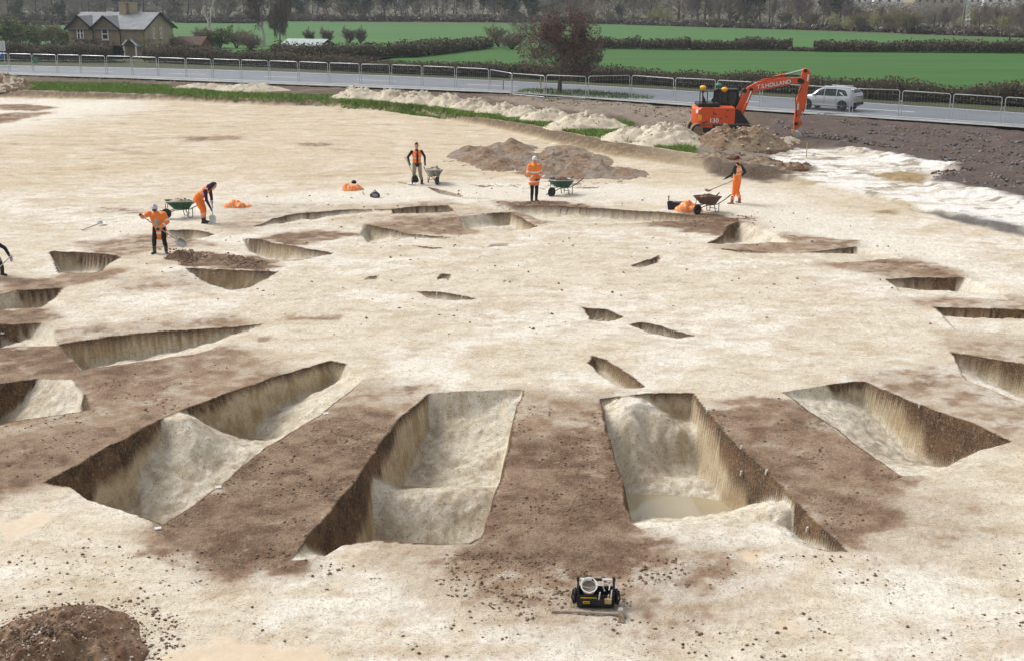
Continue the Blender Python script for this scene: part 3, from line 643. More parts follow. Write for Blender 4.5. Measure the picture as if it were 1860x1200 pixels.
def skeleton(seed, H, r, spread=.6, levels=4, nchild=5, up=.25, first=.3, droop=0, fork=0, twigs=7, twl=.5):
    """bare tree: list of limbs (start, end, radii, level)"""
    R = random.Random(seed); segs = []
    def limb(p, d, L, r, lv):
        n = 5 if lv == 0 else 4 if lv < levels - 1 else 3; q = p; dd = d.copy(); pts = [p]
        for i in range(n):
            j = Vector((R.gauss(0, 1), R.gauss(0, 1), R.gauss(0, 1))) * (.10 if lv == 0 else .22)
            dd = (dd + j + Vector((0, 0, up if lv < levels - 1 else up * .4 - droop))).normalized() if lv else (dd + j * .6).normalized()
            e = q + dd * (L / n); segs.append((q, e, max(r * (1 - .75 * i / n), .008), max(r * (1 - .75 * (i + 1) / n), .006), lv)); q = e; pts.append(q)
        if lv >= levels: return
        m = nchild if lv < levels - 1 else twigs
        for k in range(m):
            t = (first + (1 - first) * (k + R.random()) / m) if lv == 0 else .2 + .8 * (k + R.random()) / m
            x = t * n; i = min(int(x), n - 1); s = pts[i].lerp(pts[i + 1], x - i); ax = (pts[i + 1] - pts[i]).normalized()
            o = ax.orthogonal().normalized(); o = Matrix.Rotation(R.random() * 6.283, 3, ax) @ o
            c = (ax * (1 - spread) + o * spread * (.8 + .5 * R.random())).normalized()
            limb(s, c, L * (twl if lv == levels - 1 else .62) * (1.15 - .5 * t if lv == 0 else .9) * (.75 + .5 * R.random()), r * (.5 if lv else .45) * (1 - .4 * t), lv + 1)
    if fork:
        for k in range(fork):
            a = 6.283 * k / fork + R.random(); limb(Vector((.15 * math.cos(a), .15 * math.sin(a), 0)), Vector((math.cos(a) * spread * .9, math.sin(a) * spread * .9, 1)).normalized(), H * (.7 + .35 * R.random()), r, 0)
    else: limb(Vector((0, 0, -.1)), Vector((0, 0, 1)), H * .85, r, 0)
    P0 = np.array([s[0] for s in segs]); P1 = np.array([s[1] for s in segs]); A = np.array([s[2] for s in segs]); B = np.array([s[3] for s in segs]); lv = np.array([s[4] for s in segs])
    z = max(P1[:, 2].max(), .1); f = H / z
    return P0 * f, P1 * f, A, B, lv
def tree_proto(name, seed, H, r, tw, bark='bark', thick=1.0, leaves=None, trunk_lv=0, **kw):
    """tree > trunk, crown (> leaves); returned as mesh data"""
    P0, P1, A, B, lv = skeleton(seed, H, r, **kw); rng = np.random.default_rng(seed)
    t = lv <= trunk_lv; c = ~t
    V, F = tubes(P0[t], P1[t], A[t], B[t], 6); tr = np_mesh('trunk', V, F, M[bark], smooth=True)
    V, F = tubes(P0[c], P1[c], np.maximum(A[c], .014) * thick, np.maximum(B[c], .010) * thick, 3); cr = np_mesh('crown', V, F, M[tw])
    d = dict(name=name, trunk=tr.data, crown=cr.data, leaves=None)
    if leaves:
        mats, num, size, lo, jit = leaves; hi = np.nonzero(lv >= lo)[0]; I = rng.choice(hi, num); tt = rng.random((num, 1))
        C = P0[I] * (1 - tt) + P1[I] * tt + rng.normal(size=(num, 3)) * jit
        V, F = quads(C, size, .8, rng); lf = np_mesh('leaves', V, F, [M[m] for m in mats], mi=rng.integers(0, len(mats), num)); d['leaves'] = lf.data; bpy.data.objects.remove(lf)
    for o in (tr, cr): bpy.data.objects.remove(o)
    return d
def plant(d, loc, sc=1.0, rz=None, label=None, cat='tree', group=None, sxy=1.0):
    o = empty(d['name'], loc, random.random() * 6.28 if rz is None else rz, label, cat, group); o.scale = (sc * sxy, sc * sxy, sc)
    link('trunk', d['trunk'], o); c = link('crown', d['crown'], o)
    if d['leaves']: link('leaves', d['leaves'], c)
    if d.get('extra'): link('twigs', d['extra'], c)
    return o
def base(px, py, z=ZF): p = G(px, py, z); return Vector((p[0], p[1], z))
T = dict(
 oak=tree_proto('bare_tree', 1, 11, .30, 'twig_grey', spread=.62, up=.16, first=.22, thick=1.5, nchild=6, twigs=8),
 oak2=tree_proto('bare_tree', 2, 11, .26, 'twig', spread=.55, up=.22, first=.15, thick=1.5, nchild=6, twigs=8),
 ash=tree_proto('upright_bare_tree', 3, 13, .22, 'twig_grey', spread=.36, up=.34, first=.18, thick=1.4, nchild=6, twigs=8),
 ash2=tree_proto('upright_bare_tree', 4, 13, .20, 'twig_purple', spread=.34, up=.3, first=.12, thick=1.4, nchild=7, twigs=8),
 ivy=tree_proto('ivy_clad_tree', 5, 12, .22, 'twig_grey', spread=.4, up=.3, first=.25, thick=1.2, nchild=5, leaves=(['ivy'], 3200, .34, 0, .28)),
 willow=tree_proto('pale_willow', 6, 8, .16, 'twig_yellow', spread=.5, up=.3, first=.05, thick=2.2, fork=4, nchild=5, levels=3, twigs=14),
 olive=tree_proto('olive_bush', 7, 6, .12, 'twig_olive', spread=.5, up=.22, first=.05, thick=1.9, fork=6, nchild=5, levels=3, twigs=12),
 bush=tree_proto('bare_bush', 8, 4, .07, 'twig', spread=.55, up=.2, first=.05, thick=1.9, fork=8, nchild=5, levels=3, twigs=10),
 purple=tree_proto('bare_bush', 9, 4, .06, 'twig_purple', spread=.42, up=.3, first=.05, thick=1.8, fork=9, nchild=5, levels=3, twigs=10),
 evergreen=tree_proto('evergreen_tree', 10, 9, .16, 'hedge_b', spread=.5, up=.3, first=.08, leaves=(['ivy', 'hedge_b'], 4200, .42, 1, .2), nchild=7, levels=3, twigs=8),
)
# --- far treeline
TL = ([-400,0,300,500,870,1000,1100,1400,1560,1700,1900,2200],[42,40,39,39,41,42,44,53,57,63,70,84])
def where(x):
    for a, s in ((120,'at the far left of the photo'),(330,'behind the stone house'),(560,'behind the pale birch'),(740,'left of centre'),(900,'left of the russet tree'),(1110,'behind the russet tree'),(1260,'just right of the russet tree'),(1450,'above the excavator boom'),(1570,'above the silver car'),(1720,'below the distant town'),(3000,'at the far right')):
        if x < a: return s
DESC = dict(oak=('spreading bare grey tree in the treeline','tree'), oak2=('spreading bare brown tree in the treeline','tree'), ash=('tall upright bare grey tree in the treeline','tree'), ash2=('tall upright purplish bare tree in the treeline','tree'), ivy=('dark ivy-clad tree in the treeline','tree'), willow=('pale yellow-green willow in the treeline','tree'), olive=('olive-brown rounded bush under the treeline','bush'), bush=('bare brown bush under the treeline','bush'), purple=('low purplish bush under the treeline','bush'), evergreen=('dark evergreen tree in the treeline','tree'))
NAT = {k: v for k, v in zip(T, (11, 11, 13, 13, 12, 8, 6, 4, 4, 9))}
def far_tree(kind, px, py, hpx):
    p = base(px, py, .4); dist = math.hypot(p.x, p.y); h = hpx * dist / FPX
    s = where(px); d, c = DESC[kind]
    plant(T[kind], p, h / NAT[kind], None, d + ' ' + s, c, d + ' ' + s, 1.15 if kind in ('oak', 'oak2', 'olive', 'bush', 'purple') else 1.0)
rr = random.Random(11)
x = -50
while x < 1920:
    yb = np.interp(x, *TL); left = x < 330; mid = 560 < x < 900; right = x > 1540
    kind = rr.choice(['oak','oak2','evergreen','olive','oak'] if left else ['ash','ivy','ash2','ash','ivy','oak2'] if mid else ['olive','oak2','bush','oak','ash2','willow','olive'] if right else ['ash2','ash','oak2','ash2','oak','olive','ivy'] if x > 1230 else ['oak2','ash','willow','olive','ash','evergreen'])
    top = rr.uniform(8, 22) if right else rr.uniform(-45, -5)
    if kind in ('olive', 'willow'): top = max(top, rr.uniform(8, 22))
    if kind == 'bush': top = yb - 22
    far_tree(kind, x, yb - rr.uniform(.5, 3), yb - top); x += rr.uniform(17, 30)
x = -40
while x < 1920:      # a second rank behind and low scrub in front
    yb = np.interp(x, *TL)
    far_tree(rr.choice(['oak','ash','ash2','oak2','olive','ivy']), x, yb - rr.uniform(5, 11), yb - (rr.uniform(10, 16) if x > 1540 else rr.uniform(-35, -5)) - 5); x += rr.uniform(24, 40)
x = -20
while x < 1920:
    far_tree(rr.choice(['bush','purple','bush','olive']), x, np.interp(x, *TL) + rr.uniform(-.5, .5), rr.uniform(11, 20)); x += rr.uniform(20, 34)
for x in range(-60, 1960, 46):    # third rank, closes the gaps
    far_tree(rr.choice(['oak','ash2','oak2','olive']), x + rr.uniform(-15, 15), np.interp(x, *TL) - rr.uniform(13, 17), 62 if x < 1540 else 30)
for k_, px, py, h in (('ivy',1122,44,34),('willow',1195,45,40),('ash2',1290,48,75),('ash2',1325,49,80),('ash2',1350,50,70),('willow',1515,56,34),('olive',1650,62,48),('olive',1560,58,40),('oak2',1835,80,62),('evergreen',1335,48,28),('evergreen',1200,46,22),('willow',1540,57,28),('ivy',575,39,60),('ivy',635,39,62),('ivy',700,40,64),('oak',150,39,50),('oak',298,40,55),('evergreen',30,42,40),('evergreen',110,41,36),('olive',1000,42,36),('oak',1005,43,60)):
    far_tree(k_, px, py, h)
# --- woodland and land beyond the treeline
N_ = 62000; yy = 300 + 560 * RNG.random(N_) ** 1.6; C = np.stack([RNG.uniform(-.47, .47, N_) * yy, yy, RNG.random(N_)], 1); yf = np.array([G(q, np.interp(q, *TL) - 2, .4)[1] for q in range(-200, 2100, 50)]); u_ = C[:, 0] / C[:, 1] * FPX + 930
C = C[C[:, 1] > np.interp(u_, np.arange(-200, 2100, 50), yf) + 8]; hh = (4.2 + 4.5 * fbm(C[:, 0] * .06, C[:, 1] * .03, 3, 81)) * np.where(C[:, 0] / C[:, 1] > .225, .42, 1); C[:, 2] = .4 + C[:, 2] ** .8 * hh
V, F = quads(C, 1.5, .16); tag(np_mesh('distant_woodland', V, F, [M['twig_grey'], M['twig'], M['twig_olive'], M['twig_purple']], mi=RNG.integers(0, 4, len(F))), 'grey-brown distant woodland seen between the far trees', 'woodland', kind='stuff')
# --- hedges
def hedge(name, px, hpx, width, label, group, mats, dens, qs, ztop=None, gaps=(), z=ZF, stems=True):
    pl = resample([G(x, y, z) for x, y in px], .8); n = len(pl); cum = np.arange(n)
    pxs = np.interp(np.linspace(0, 1, n), np.linspace(0, 1, len(px)), [p[0] for p in px])
    H = np.array([hpx * math.hypot(*p) / FPX for p in pl]) if not isinstance(hpx, (list, tuple)) else np.array([h * math.hypot(*p) / FPX for p, h in zip(pl, np.interp(np.linspace(0, 1, n), np.linspace(0, 1, len(hpx)), hpx))])
    dv = np.gradient(pl, axis=0); dv /= np.linalg.norm(dv, axis=1)[:, None] + 1e-9; nv = np.stack([-dv[:, 1], dv[:, 0]], 1)
    o = empty(name, (float(pl[n // 2][0]), float(pl[n // 2][1]), z), 0, label, 'hedge', group); off = np.array([pl[n // 2][0], pl[n // 2][1], z])
    wob = .62 + .72 * fbm(cum * .33 + px[0][0], cum * 0, 4, 90)
    prof = [(-.5, .12), (-.52, .6), (-.34, .96), (0, 1.0), (.34, .96), (.52, .6), (.5, .12)]; V = []; F = []; m = len(prof)
    for i in range(n):
        for a, b in prof:
            e = .75 + .3 * random.random(); p = pl[i] + nv[i] * a * width * wob[i] * e; V.append((p[0], p[1], z + b * H[i] * wob[i] * (.8 + .12 * random.random())))
    for i in range(n - 1):
        for j in range(m - 1): F.append((i * m + j, (i + 1) * m + j, (i + 1) * m + j + 1, i * m + j + 1))
    core = np_mesh('branches', np.array(V) - off, F, M['hedge_c'], parent=o)
    L = n * .8; N = int(L * dens); i = RNG.integers(0, n - 1, N); t = RNG.random(N)
    th = RNG.uniform(-.15, 1.15, N) * math.pi; rad = RNG.uniform(.82, 1.08, N)
    a = np.cos(th) * .55 * width * rad; b = np.clip(.12 + np.abs(np.sin(th)) ** .6 * .90 * rad, .02, 1.1)
    b = np.where(RNG.random(N) < .3, RNG.random(N) * .9, b)
    p = pl[i] * (1 - t[:, None]) + pl[i + 1] * t[:, None] + nv[i] * (a * wob[i])[:, None]
    C = np.stack([p[:, 0], p[:, 1], z + b * H[i] * wob[i]], 1)
    V, F = quads(C, qs, .45); lf = np_mesh('foliage', V - off, F, [M[q] for q in mats], mi=RNG.integers(0, len(mats), N), parent=o)
    if stems:
        K = int(L * 1.6); i = RNG.integers(0, n - 1, K); p = pl[i] + nv[i] * RNG.uniform(-.45, .45, (K, 1)) * width
        P0 = np.stack([p[:, 0], p[:, 1], np.full(K, z)], 1) - off; P1 = P0 + np.stack([RNG.normal(0, .12, K), RNG.normal(0, .1, K), H[i] * .55], 1)
        V, F = tubes(P0, P1, np.full(K, .035), np.full(K, .02), 3); np_mesh('stems', V, F, M['bark'], parent=o)
    return o
hm = ['hedge_a', 'hedge_a', 'hedge_b', 'hedge_c', 'hedge_d']
hedge('roadside_hedge', HB[6:], [24,26,30,34,36,38,40], 1.8, 'long clipped dark hedge along the far side of the road behind the car', 'roadside hedges', hm, 260, .17)
hedge('roadside_hedge', [(268,113),(480,121),(720,133),(930,141)], [28,30,22,24], 1.7, 'brown hedge along the road between the stone house and the russet tree', 'roadside hedges', hm + ['hedge_d'], 260, .18)
hedge('garden_hedge', [(-120,108),(0,110),(120,112),(215,113)], [36,38,34,28], 2.6, 'tall scruffy brown hedge in front of the house garden behind the road sign', 'roadside hedges', hm + ['bark'], 260, .22)
hedge('field_hedge', [(500,105),(640,106),(740,104),(800,97),(880,88)], [22,24,26,21,19], 3.0, 'olive field hedge running diagonally from the shed to the bushes', 'field hedges', ['hedge_b','hedge_b','hedge_a','twig_olive','hedge_c'], 130, .30)
hedge('field_hedge', [(1085,89),(1163,89.5)], 19, 2.4, 'short field hedge just right of the russet tree', 'field hedges', hm, 130, .30)
hedge('field_hedge', [(1165,90),(1252,91)], 20, 2.4, 'gappy field hedge of small trunks left of the excavator boom', 'field hedges', hm, 110, .30)
hedge('field_hedge', [(1253,91),(1438,92)], [17,20,19], 2.4, 'middle field hedge above the excavator boom', 'field hedges', hm, 130, .30)
hedge('field_hedge', [(1478,94),(1860,97),(2250,101)], [19,20,19], 2.6, 'long field hedge at the right across the green field', 'field hedges', hm, 130, .30)
hedge('low_scrub', [(1432,93),(1486,94)], 6, 1.5, 'low scrub filling the gap between the field hedges', 'field hedges', ['hedge_d','hedge_a'], 120, .3, stems=False)
hedge('distant_hedge', [(-60,45),(140,46)], 7, 3, 'thin distant dark hedge left of the house roof', 'distant hedges', ['hedge_c','hedge_a'], 60, .5, stems=False)
hedge('distant_hedge', [(322,42),(470,43)], 7, 3, 'thin distant dark hedge right of the house roof', 'distant hedges', ['hedge_c','hedge_a'], 60, .5, stems=False)
for x0, x1, sd in ((-80,140,'at the far left'),(140,330,'behind the house'),(330,560,'behind the birch'),(560,760,'left of centre'),(760,960,'left of the russet tree'),(960,1140,'behind the russet tree'),(1140,1330,'above the field hedges'),(1330,1540,'above the excavator'),(1540,1720,'below the town'),(1720,1960,'at the far right')):
    xs = np.linspace(x0, x1 - 4, 6); hedge('undergrowth', [(float(q), float(np.interp(q, *TL)) - .6) for q in xs], [float(v) for v in RNG.uniform(7, 15, 7)], 5, 'tangled bare undergrowth along the foot of the far treeline ' + sd, 'undergrowth of the far treeline', ['twig','twig_grey','hedge_a','twig_purple','hedge_b'], 46, .75, z=.4, stems=False)
# --- nearer trees and bushes
def near_tree(d, nat, px, py, hpx, label, cat='tree', group=None, sxy=1.0, rz=None):
    p = base(px, py); return plant(d, p, hpx * math.hypot(p.x, p.y) / FPX / nat, rz, label, cat, group, sxy)
def russet():
    P0, P1, A, B, lv = skeleton(29, 6.6, .2, spread=.6, up=.14, first=.16, nchild=8, twigs=8, twl=.6); rng = np.random.default_rng(4)
    f = 3.3 / np.percentile(np.hypot(P1[:, 0], P1[:, 1]), 96); fx = np.array([f, f, 1]); P0 = P0 * fx; P1 = P1 * fx; rot = np.hypot(*(P1[:, :2] / 3.7).T) ** 2 + ((P1[:, 2] - 3.9) / 3.2) ** 2
    kp = (rot < 1) | (lv == 0); P0, P1, A, B, lv = P0[kp], P1[kp], A[kp], B[kp], lv[kp]; t = lv <= 0; c = ~t
    tr = np_mesh('trunk', *tubes(P0[t], P1[t], A[t], B[t], 7), M['bark'], smooth=True); cr = np_mesh('crown', *tubes(P0[c], P1[c], np.maximum(A[c], .012), np.maximum(B[c], .009), 3), M['twig_purple'])
    th, zz_ = rng.random(9000) * 6.283, rng.uniform(-1, 1, 9000); rr_ = rng.random(9000) ** .42; C = np.stack([np.cos(th) * np.sqrt(1 - zz_ ** 2) * 3.6 * rr_, np.sin(th) * np.sqrt(1 - zz_ ** 2) * 3.6 * rr_, 3.9 + zz_ * 3.1 * rr_], 1)
    den = fbm(C[:, 0] * 1.3 + C[:, 2] * .8, C[:, 1] * 1.3 - C[:, 2] * .9, 3, 17); C = C[(den > .50) & (C[:, 2] > .6)]; I = rng.choice(np.nonzero(lv >= 3)[0], 5200); D_ = P1[I] + rng.normal(size=(5200, 3)) * .08; C = np.concatenate([C, D_])
    V, F = quads(C, .14, .7, rng); lf = np_mesh('leaves', V, F, [M['leaf_rust'], M['leaf_rust2'], M['leaf_rust2'], M['bark']], mi=rng.integers(0, 4, len(F)))
    V, F = quads(C[::1] + rng.normal(size=C.shape) * .15, .3, .06, rng); tw = np_mesh('twigs', V, F, [M['twig'], M['twig_purple']], mi=rng.integers(0, 2, len(F)))
    d = dict(name='russet_tree', trunk=tr.data, crown=cr.data, leaves=lf.data, extra=tw.data)
    for o in (tr, cr, lf, tw): bpy.data.objects.remove(o)
    return d
beech = russet()
near_tree(beech, 7, 1016, 167, 152, 'spreading tree holding dead russet leaves beside the road fence', 'tree', None, 1.02, 2.2)
birch = tree_proto('pale_birch', 23, 10, .30, 'twig_purple', bark='bark_white', trunk_lv=1, spread=.42, up=.3, first=.3, droop=.35, nchild=6, twigs=11, twl=.8, thick=1.7)
near_tree(birch, 10, 480, 84, 128, 'white-barked birch with drooping purplish twigs right of the house', 'tree', None, 1.0)
weep = tree_proto('weeping_tree', 24, 7, .14, 'twig_purple', spread=.5, up=.1, first=.3, droop=.75, nchild=6, twigs=11, twl=1.1, thick=2.2)
near_tree(weep, 7, 508, 82, 84, 'dark purplish weeping tree close beside the white birch', 'tree', None, .8)
dead = tree_proto('bare_white_tree', 25, 6, .24, 'bark_white', bark='bark_white', thick=1.6, spread=.3, up=.3, first=.25, nchild=4, levels=2, twigs=5)
near_tree(dead, 6, 382, 76, 80, 'dead white forked tree rising from the bushes beside the house', 'tree', None, .8)
gb = tree_proto('leafy_bush', 26, 3, .05, 'twig_olive', spread=.5, up=.2, first=.05, fork=7, nchild=5, levels=3, twigs=6, leaves=(['leaf_green','hedge_b','leaf_spring'], 2600, .16, 1, .1))
T2 = T
for d, nat, px, py, h, lab, cat, sx in (
 (gb,3,398,88,40,'green leafy bush below the dead white tree','bush',1.3),(T['bush'],4,372,88,38,'brown bare bush left of the green leafy bush','bush',1.2),(T['olive'],6,430,88,40,'loose olive shrub right of the green leafy bush','bush',1.2),(T['bush'],4,455,92,32,'brown bare bush at the foot of the birch','bush',1.5),
 (T['purple'],4,562,80,30,'round purplish bush behind the low shed, leftmost of four','bush',1.0),(T['purple'],4,595,80,32,'round purplish bush behind the low shed, second of four','bush',1.0),(T['purple'],4,635,80,34,'round purplish bush above the field hedge, third of four','bush',.95),(T['purple'],4,655,80,33,'round purplish bush above the field hedge, rightmost of four','bush',.95),
 (T['olive'],6,905,86,46,'olive shrub at the end of the diagonal hedge','bush',1.0),(T['oak2'],11,945,88,58,'bare brown tree left of the russet tree in the field corner','tree',.9),(T['oak2'],11,980,88,62,'bare brown tree directly behind the russet tree','tree',1.0),(T['bush'],4,930,90,34,'dense bare bush in the corner of the green field','bush',1.6),
 (gb,3,30,82,50,'dark green bush above the road sign','bush',1.6),(gb,3,68,84,38,'green bush over the garden hedge left of the house','bush',1.4),(T['olive'],6,100,86,50,'olive-green shrub left of the house','bush',1.2),(gb,3,125,90,36,'greenish shrub against the left corner of the house','bush',1.2),(T['bush'],4,285,97,34,'reddish bare shrub in front of the house gable','bush',1.5),(T['purple'],4,305,98,34,'purplish shrub at the right end of the house','bush',1.5),(T['bush'],4,225,100,26,'bare shrub beside the house porch','bush',1.0),(T['bush'],4,160,102,34,'bare brown shrub below the left house window','bush',1.5),(T['olive'],6,8,70,40,'scrubby olive tree at the left edge of the photo','tree',1.3)):
    near_tree(d, nat, px, py, h, lab, cat, None, sx)
sp = tree_proto('spring_bush', 27, 1.2, .02, 'leaf_spring', spread=.5, up=.2, first=.05, fork=6, nchild=4, levels=2, twigs=6, leaves=(['leaf_spring'], 900, .11, 0, .08))
near_tree(sp, 1.2, 508, 98, 17, 'bright yellow-green spring bush beneath the weeping tree', 'bush', None, 1.6)
# ================================================================== THINGS
for n_, a_ in dict(
 steel=((.52,.54,.55),.38,.10,6,None,0,40,.85), tarmac=((.05,.05,.05),.9), block=((.09,.09,.085),.9,.3,6), wood=((.42,.32,.19),.8,.25,9), wood_grey=((.36,.31,.25),.75,.25,12),
 orange=((.78,.10,.018),.42,0,2.4,(.60,.10,.03)), orange_dirty=((.55,.13,.04),.6,.25,5), black=((.018,.018,.020),.55,.2,5), rubber=((.03,.03,.03),.85,.3,8), chrome=((.75,.76,.78),.2,.05,4,None,0,40,.9),
 glass=((.02,.025,.03),.12,.0,1,None,0,40,0,.35), muddy=((.25,.19,.13),.9,.35,5), amber=((.85,.45,.03),.35), green_dome=((.05,.22,.13),.4), white=((.78,.78,.76),.45,.06,4), navy=((.02,.03,.10),.5), buck=((.50,.51,.50),.4,.2,5,None,0,40,.6), red=((.45,.02,.015),.35), yellow=((.75,.50,.03),.5),
 car=((.46,.49,.52),.30,.04,3,None,0,40,.55,.5), carblack=((.02,.02,.022),.5), rim=((.45,.46,.48),.35,.1,8,None,0,40,.8),
 stone=((.34,.285,.20),.9,0,1.4,(.20,.155,.105),.4,8), stone_pale=((.47,.41,.30),.9,0,1.2,(.36,.30,.21),.4,8), slate=((.155,.165,.185),.65,0,1.3,(.25,.26,.285),.3,6), barge=((.022,.022,.025),.7), upvc=((.82,.82,.80),.5), brick=((.22,.10,.065),.9,.3,6), tin=((.30,.35,.35),.5,.25,2,None,0,40,.3), tile=((.10,.06,.045),.85,.3,3),
 render=((.78,.77,.75),.8,.12,.02), roof_sky_sheen=((.72,.73,.76),.6,.2,.02), roof_red=((.48,.30,.24),.8,.2,.02),  # pale town roofs: sky reflection on wet roofs painted as base colour
 hi_orange=((.92,.205,.025),.65,.10,14), hi_orange_b=((.95,.26,.05),.65,.12,14), hi_pink=((.93,.50,.33),.65,.08,12), reflect=((.78,.79,.80),.35,.05,9), reflect_dim=((.62,.52,.44),.5,.1,9),
 dark_cloth=((.018,.018,.030),.85,.3,10), black_cloth=((.014,.014,.017),.85,.3,10), green_cloth=((.018,.032,.026),.85,.3,10), purple_cloth=((.040,.016,.045),.85,.3,10), khaki=((.30,.26,.19),.9,.2,8), grey_cloth=((.40,.43,.48),.8,.1,10), maroon=((.12,.018,.025),.9,.2,14), white_cloth=((.72,.72,.72),.8,.08,10), helmet=((.52,.58,.70),.45,.05,6), red_vest=((.85,.10,.03),.7,.1,10),
 skin=((.50,.29,.21),.6,.08,12), hair=((.03,.022,.018),.8,.3,20), wellie=((.05,.065,.045),.5,.3,8), boot_brown=((.22,.115,.08),.8,.3,8), boot_black=((.028,.028,.030),.55,.3,8), glove=((.06,.065,.06),.85,.3,12),
 barrow_green=((.018,.085,.048),.45,.25,5), barrow_grey=((.24,.24,.22),.5,.25,5), barrow_brown=((.13,.075,.055),.7,.3,5), tube_dark=((.045,.055,.05),.5,.3,6), tag_white=((.85,.85,.85),.5),
 soil=((.155,.095,.056),.95,0,5,(.28,.195,.13),.8,14), soil_dark=((.115,.064,.038),.95,0,5,(.20,.12,.075),.8,14), chalk=((.56,.50,.40),.95,0,3.0,(.42,.36,.27),.7,9), chalk_pale=((.62,.56,.45),.95,0,3.0,(.50,.43,.33),.7,9), clod_grey=((.235,.19,.15),.95,.3,6), gravel_stone=((.085,.068,.068),.9,.3,4), chalk_lump=((.66,.62,.55),.9,.1,6),
 water=((.40,.335,.22),.06,.05,1.5,None,.05,3,0,.5), bag=((.016,.017,.024),.55,.3,9), grass=((.14,.25,.035),.8,.3,1.5), grass2=((.22,.32,.07),.8,.3,1.5)).items():
    M[n_] = material(n_, *a_)
ORD = ['first','second','third','fourth','fifth','sixth','seventh','eighth','ninth','tenth','eleventh','twelfth','thirteenth','fourteenth','fifteenth','sixteenth','seventeenth','eighteenth','nineteenth','twentieth']
def RX(a): return Matrix.Rotation(a, 3, 'X')
def RY(a): return Matrix.Rotation(a, 3, 'Y')
def RZ(a): return Matrix.Rotation(a, 3, 'Z')
# ------------------------------------------------------------------ road fence of mesh panels
FX = [(-72,129,96),(-27,129.5,97),(18,130.5,98),(61,132,99),(105,134,100),(148,135.5,101),(194,137,102),(241,138.5,103.5),(288,140,105),(339,142,106.5),(387,144,108),(438,146,109),(490,147.5,111),(543,150,112.5),(598,152.5,114.5),(655,155,117),(710,156,118),(767,158,120),(828,161,123),(889,165,126),(929,173,134),(990,179,138),(1066,182,138),(1145,180,138),(1224,187,142),(1300,192,146),(1381,198,151),(1461,203,156),(1545,209,161),(1634,213,165),(1726,220,171),(1819,227,177),(1916,235,183)]
pm = None
def fence_panel(i):
    a, b = FX[i], FX[i + 1]; pa, pb = G(a[0], a[1], .45), G(b[0], b[1], .45); za, zb = .42, .42
    ha = at(a[0], a[2], pa[1]).z - za; hb_ = at(b[0], b[2], pb[1]).z - zb; h = max(1.3, (ha + hb_) / 2)
    d = pb - pa; L = float(np.hypot(*d)); rz = math.atan2(d[1], d[0]); g = .10
    o = empty('fence_panel', (float(pa[0]), float(pa[1]), za), rz, None, 'fence panel', 'galvanised mesh fence panels along the road')
    p = [(g, 0, .08), (g, 0, h - .12), (g + .03, 0, h - .04), (g + .12, 0, h), (L - g - .12, 0, h), (L - g - .03, 0, h - .04), (L - g, 0, h - .12), (L - g, 0, .08)]
    MB().tube(p, .028, 6).build('frame', M['steel'], o, True)
    MB().tube([(g, 0, .12), (L - g, 0, .12)], .018, 5).build('bottom_rail', M['steel'], o)
    w = MB(); n = int(L / .22)
    for k in range(1, n): x = g + (L - 2 * g) * k / n; w.tube([(x, 0, .12), (x, 0, h - .01)], .0028, 3, cap=False)
    for k in range(1, 6): w.tube([(g, 0, h * k / 6), (L - g, 0, h * k / 6)], .0028, 3, cap=False)
    w.build('wire_mesh', M['steel'], o)['kind'] = 'stuff'
    MB().box((0, 0, -.02), (.62, .24, .15), bev=.03).build('foot_block', M['block'], o)
    MB().box((g - .06, 0, h * .62), (.12, .07, .06)).build('clamp', M['steel'], o)
    o.rotation_euler = (random.uniform(-.035, .035), random.uniform(-.006, .006), rz); return o
for i in range(len(FX) - 1):
    f_ = fence_panel(i); x = FX[i][0]
    s = f"{ORD[i - 1]} from the left edge" if i < 14 else f"{ORD[30 - i]} from the right edge" if i > 20 else f"{ORD[i - 14]} right of the diagonal field hedge's near end"
    f_['label'] = 'galvanised mesh fence panel by the road, ' + (s if 0 < i else 'partly cut off by the left edge') if i != 19 else 'fence panel set askew with sloping top just left of the russet tree'
    if i == len(FX) - 2: f_['label'] = 'mesh fence panel by the road cut off by the right edge'
# ------------------------------------------------------------------ stone house
HY = 150.0; hc = at(263, 100, HY); ho = empty('stone_house', (hc.x, HY, ZF), math.radians(-13), 'stone house with slate roof, two front gables and a chimney behind the road', 'house')
zE = at(263, 52.5, HY).z - ZF; zR = at(290, 24, HY + 3.5).z - ZF; zG = at(192, 31, HY).z - ZF; HL, HW = 9.6, 7.2
w = MB(); t_ = .02
fx = [(0, 0), (0, zE), (-2.95, zE), (-4.75, zG), (-6.4, zE), (-8.0, zG), (-9.6, zE), (-9.6, 0)]
w.prism(fx, 0, .3); w.add([(0, 0, 0), (0, HW, 0), (0, HW, zE), (0, HW / 2, zR), (0, 0, zE)], [(0, 1, 2, 3, 4)], 1)
w.add([(-HL, 0, 0), (-HL, HW, 0), (-HL, HW, zE), (-HL, HW / 2, zR), (-HL, 0, zE)], [(4, 3, 2, 1, 0)]); w.add([(-HL, HW, 0), (0, HW, 0), (0, HW, zE), (-HL, HW, zE)], [(0, 1, 2, 3)])
w.build('wall', [M['stone'], M['stone_pale']], ho)
w = MB().box((-4.8, -.03, zE * .42), (9.64, .1, .10)); w.build('string_course', M['stone_pale'], ho)
def slab(m, a, b, c, d, t=.10):
    a, b, c, d = map(Vector, (a, b, c, d)); n = (b - a).cross(d - a).normalized() * t
    if n.z < 0: n = -n
    m.add([a, b, c, d, a + n, b + n, c + n, d + n], [(0, 1, 2, 3), (7, 6, 5, 4), (0, 4, 5, 1), (1, 5, 6, 2), (2, 6, 7, 3), (3, 7, 4, 0)])
rf_ = MB(); sl_ = (zR - zE) / (HW / 2); oh = .35
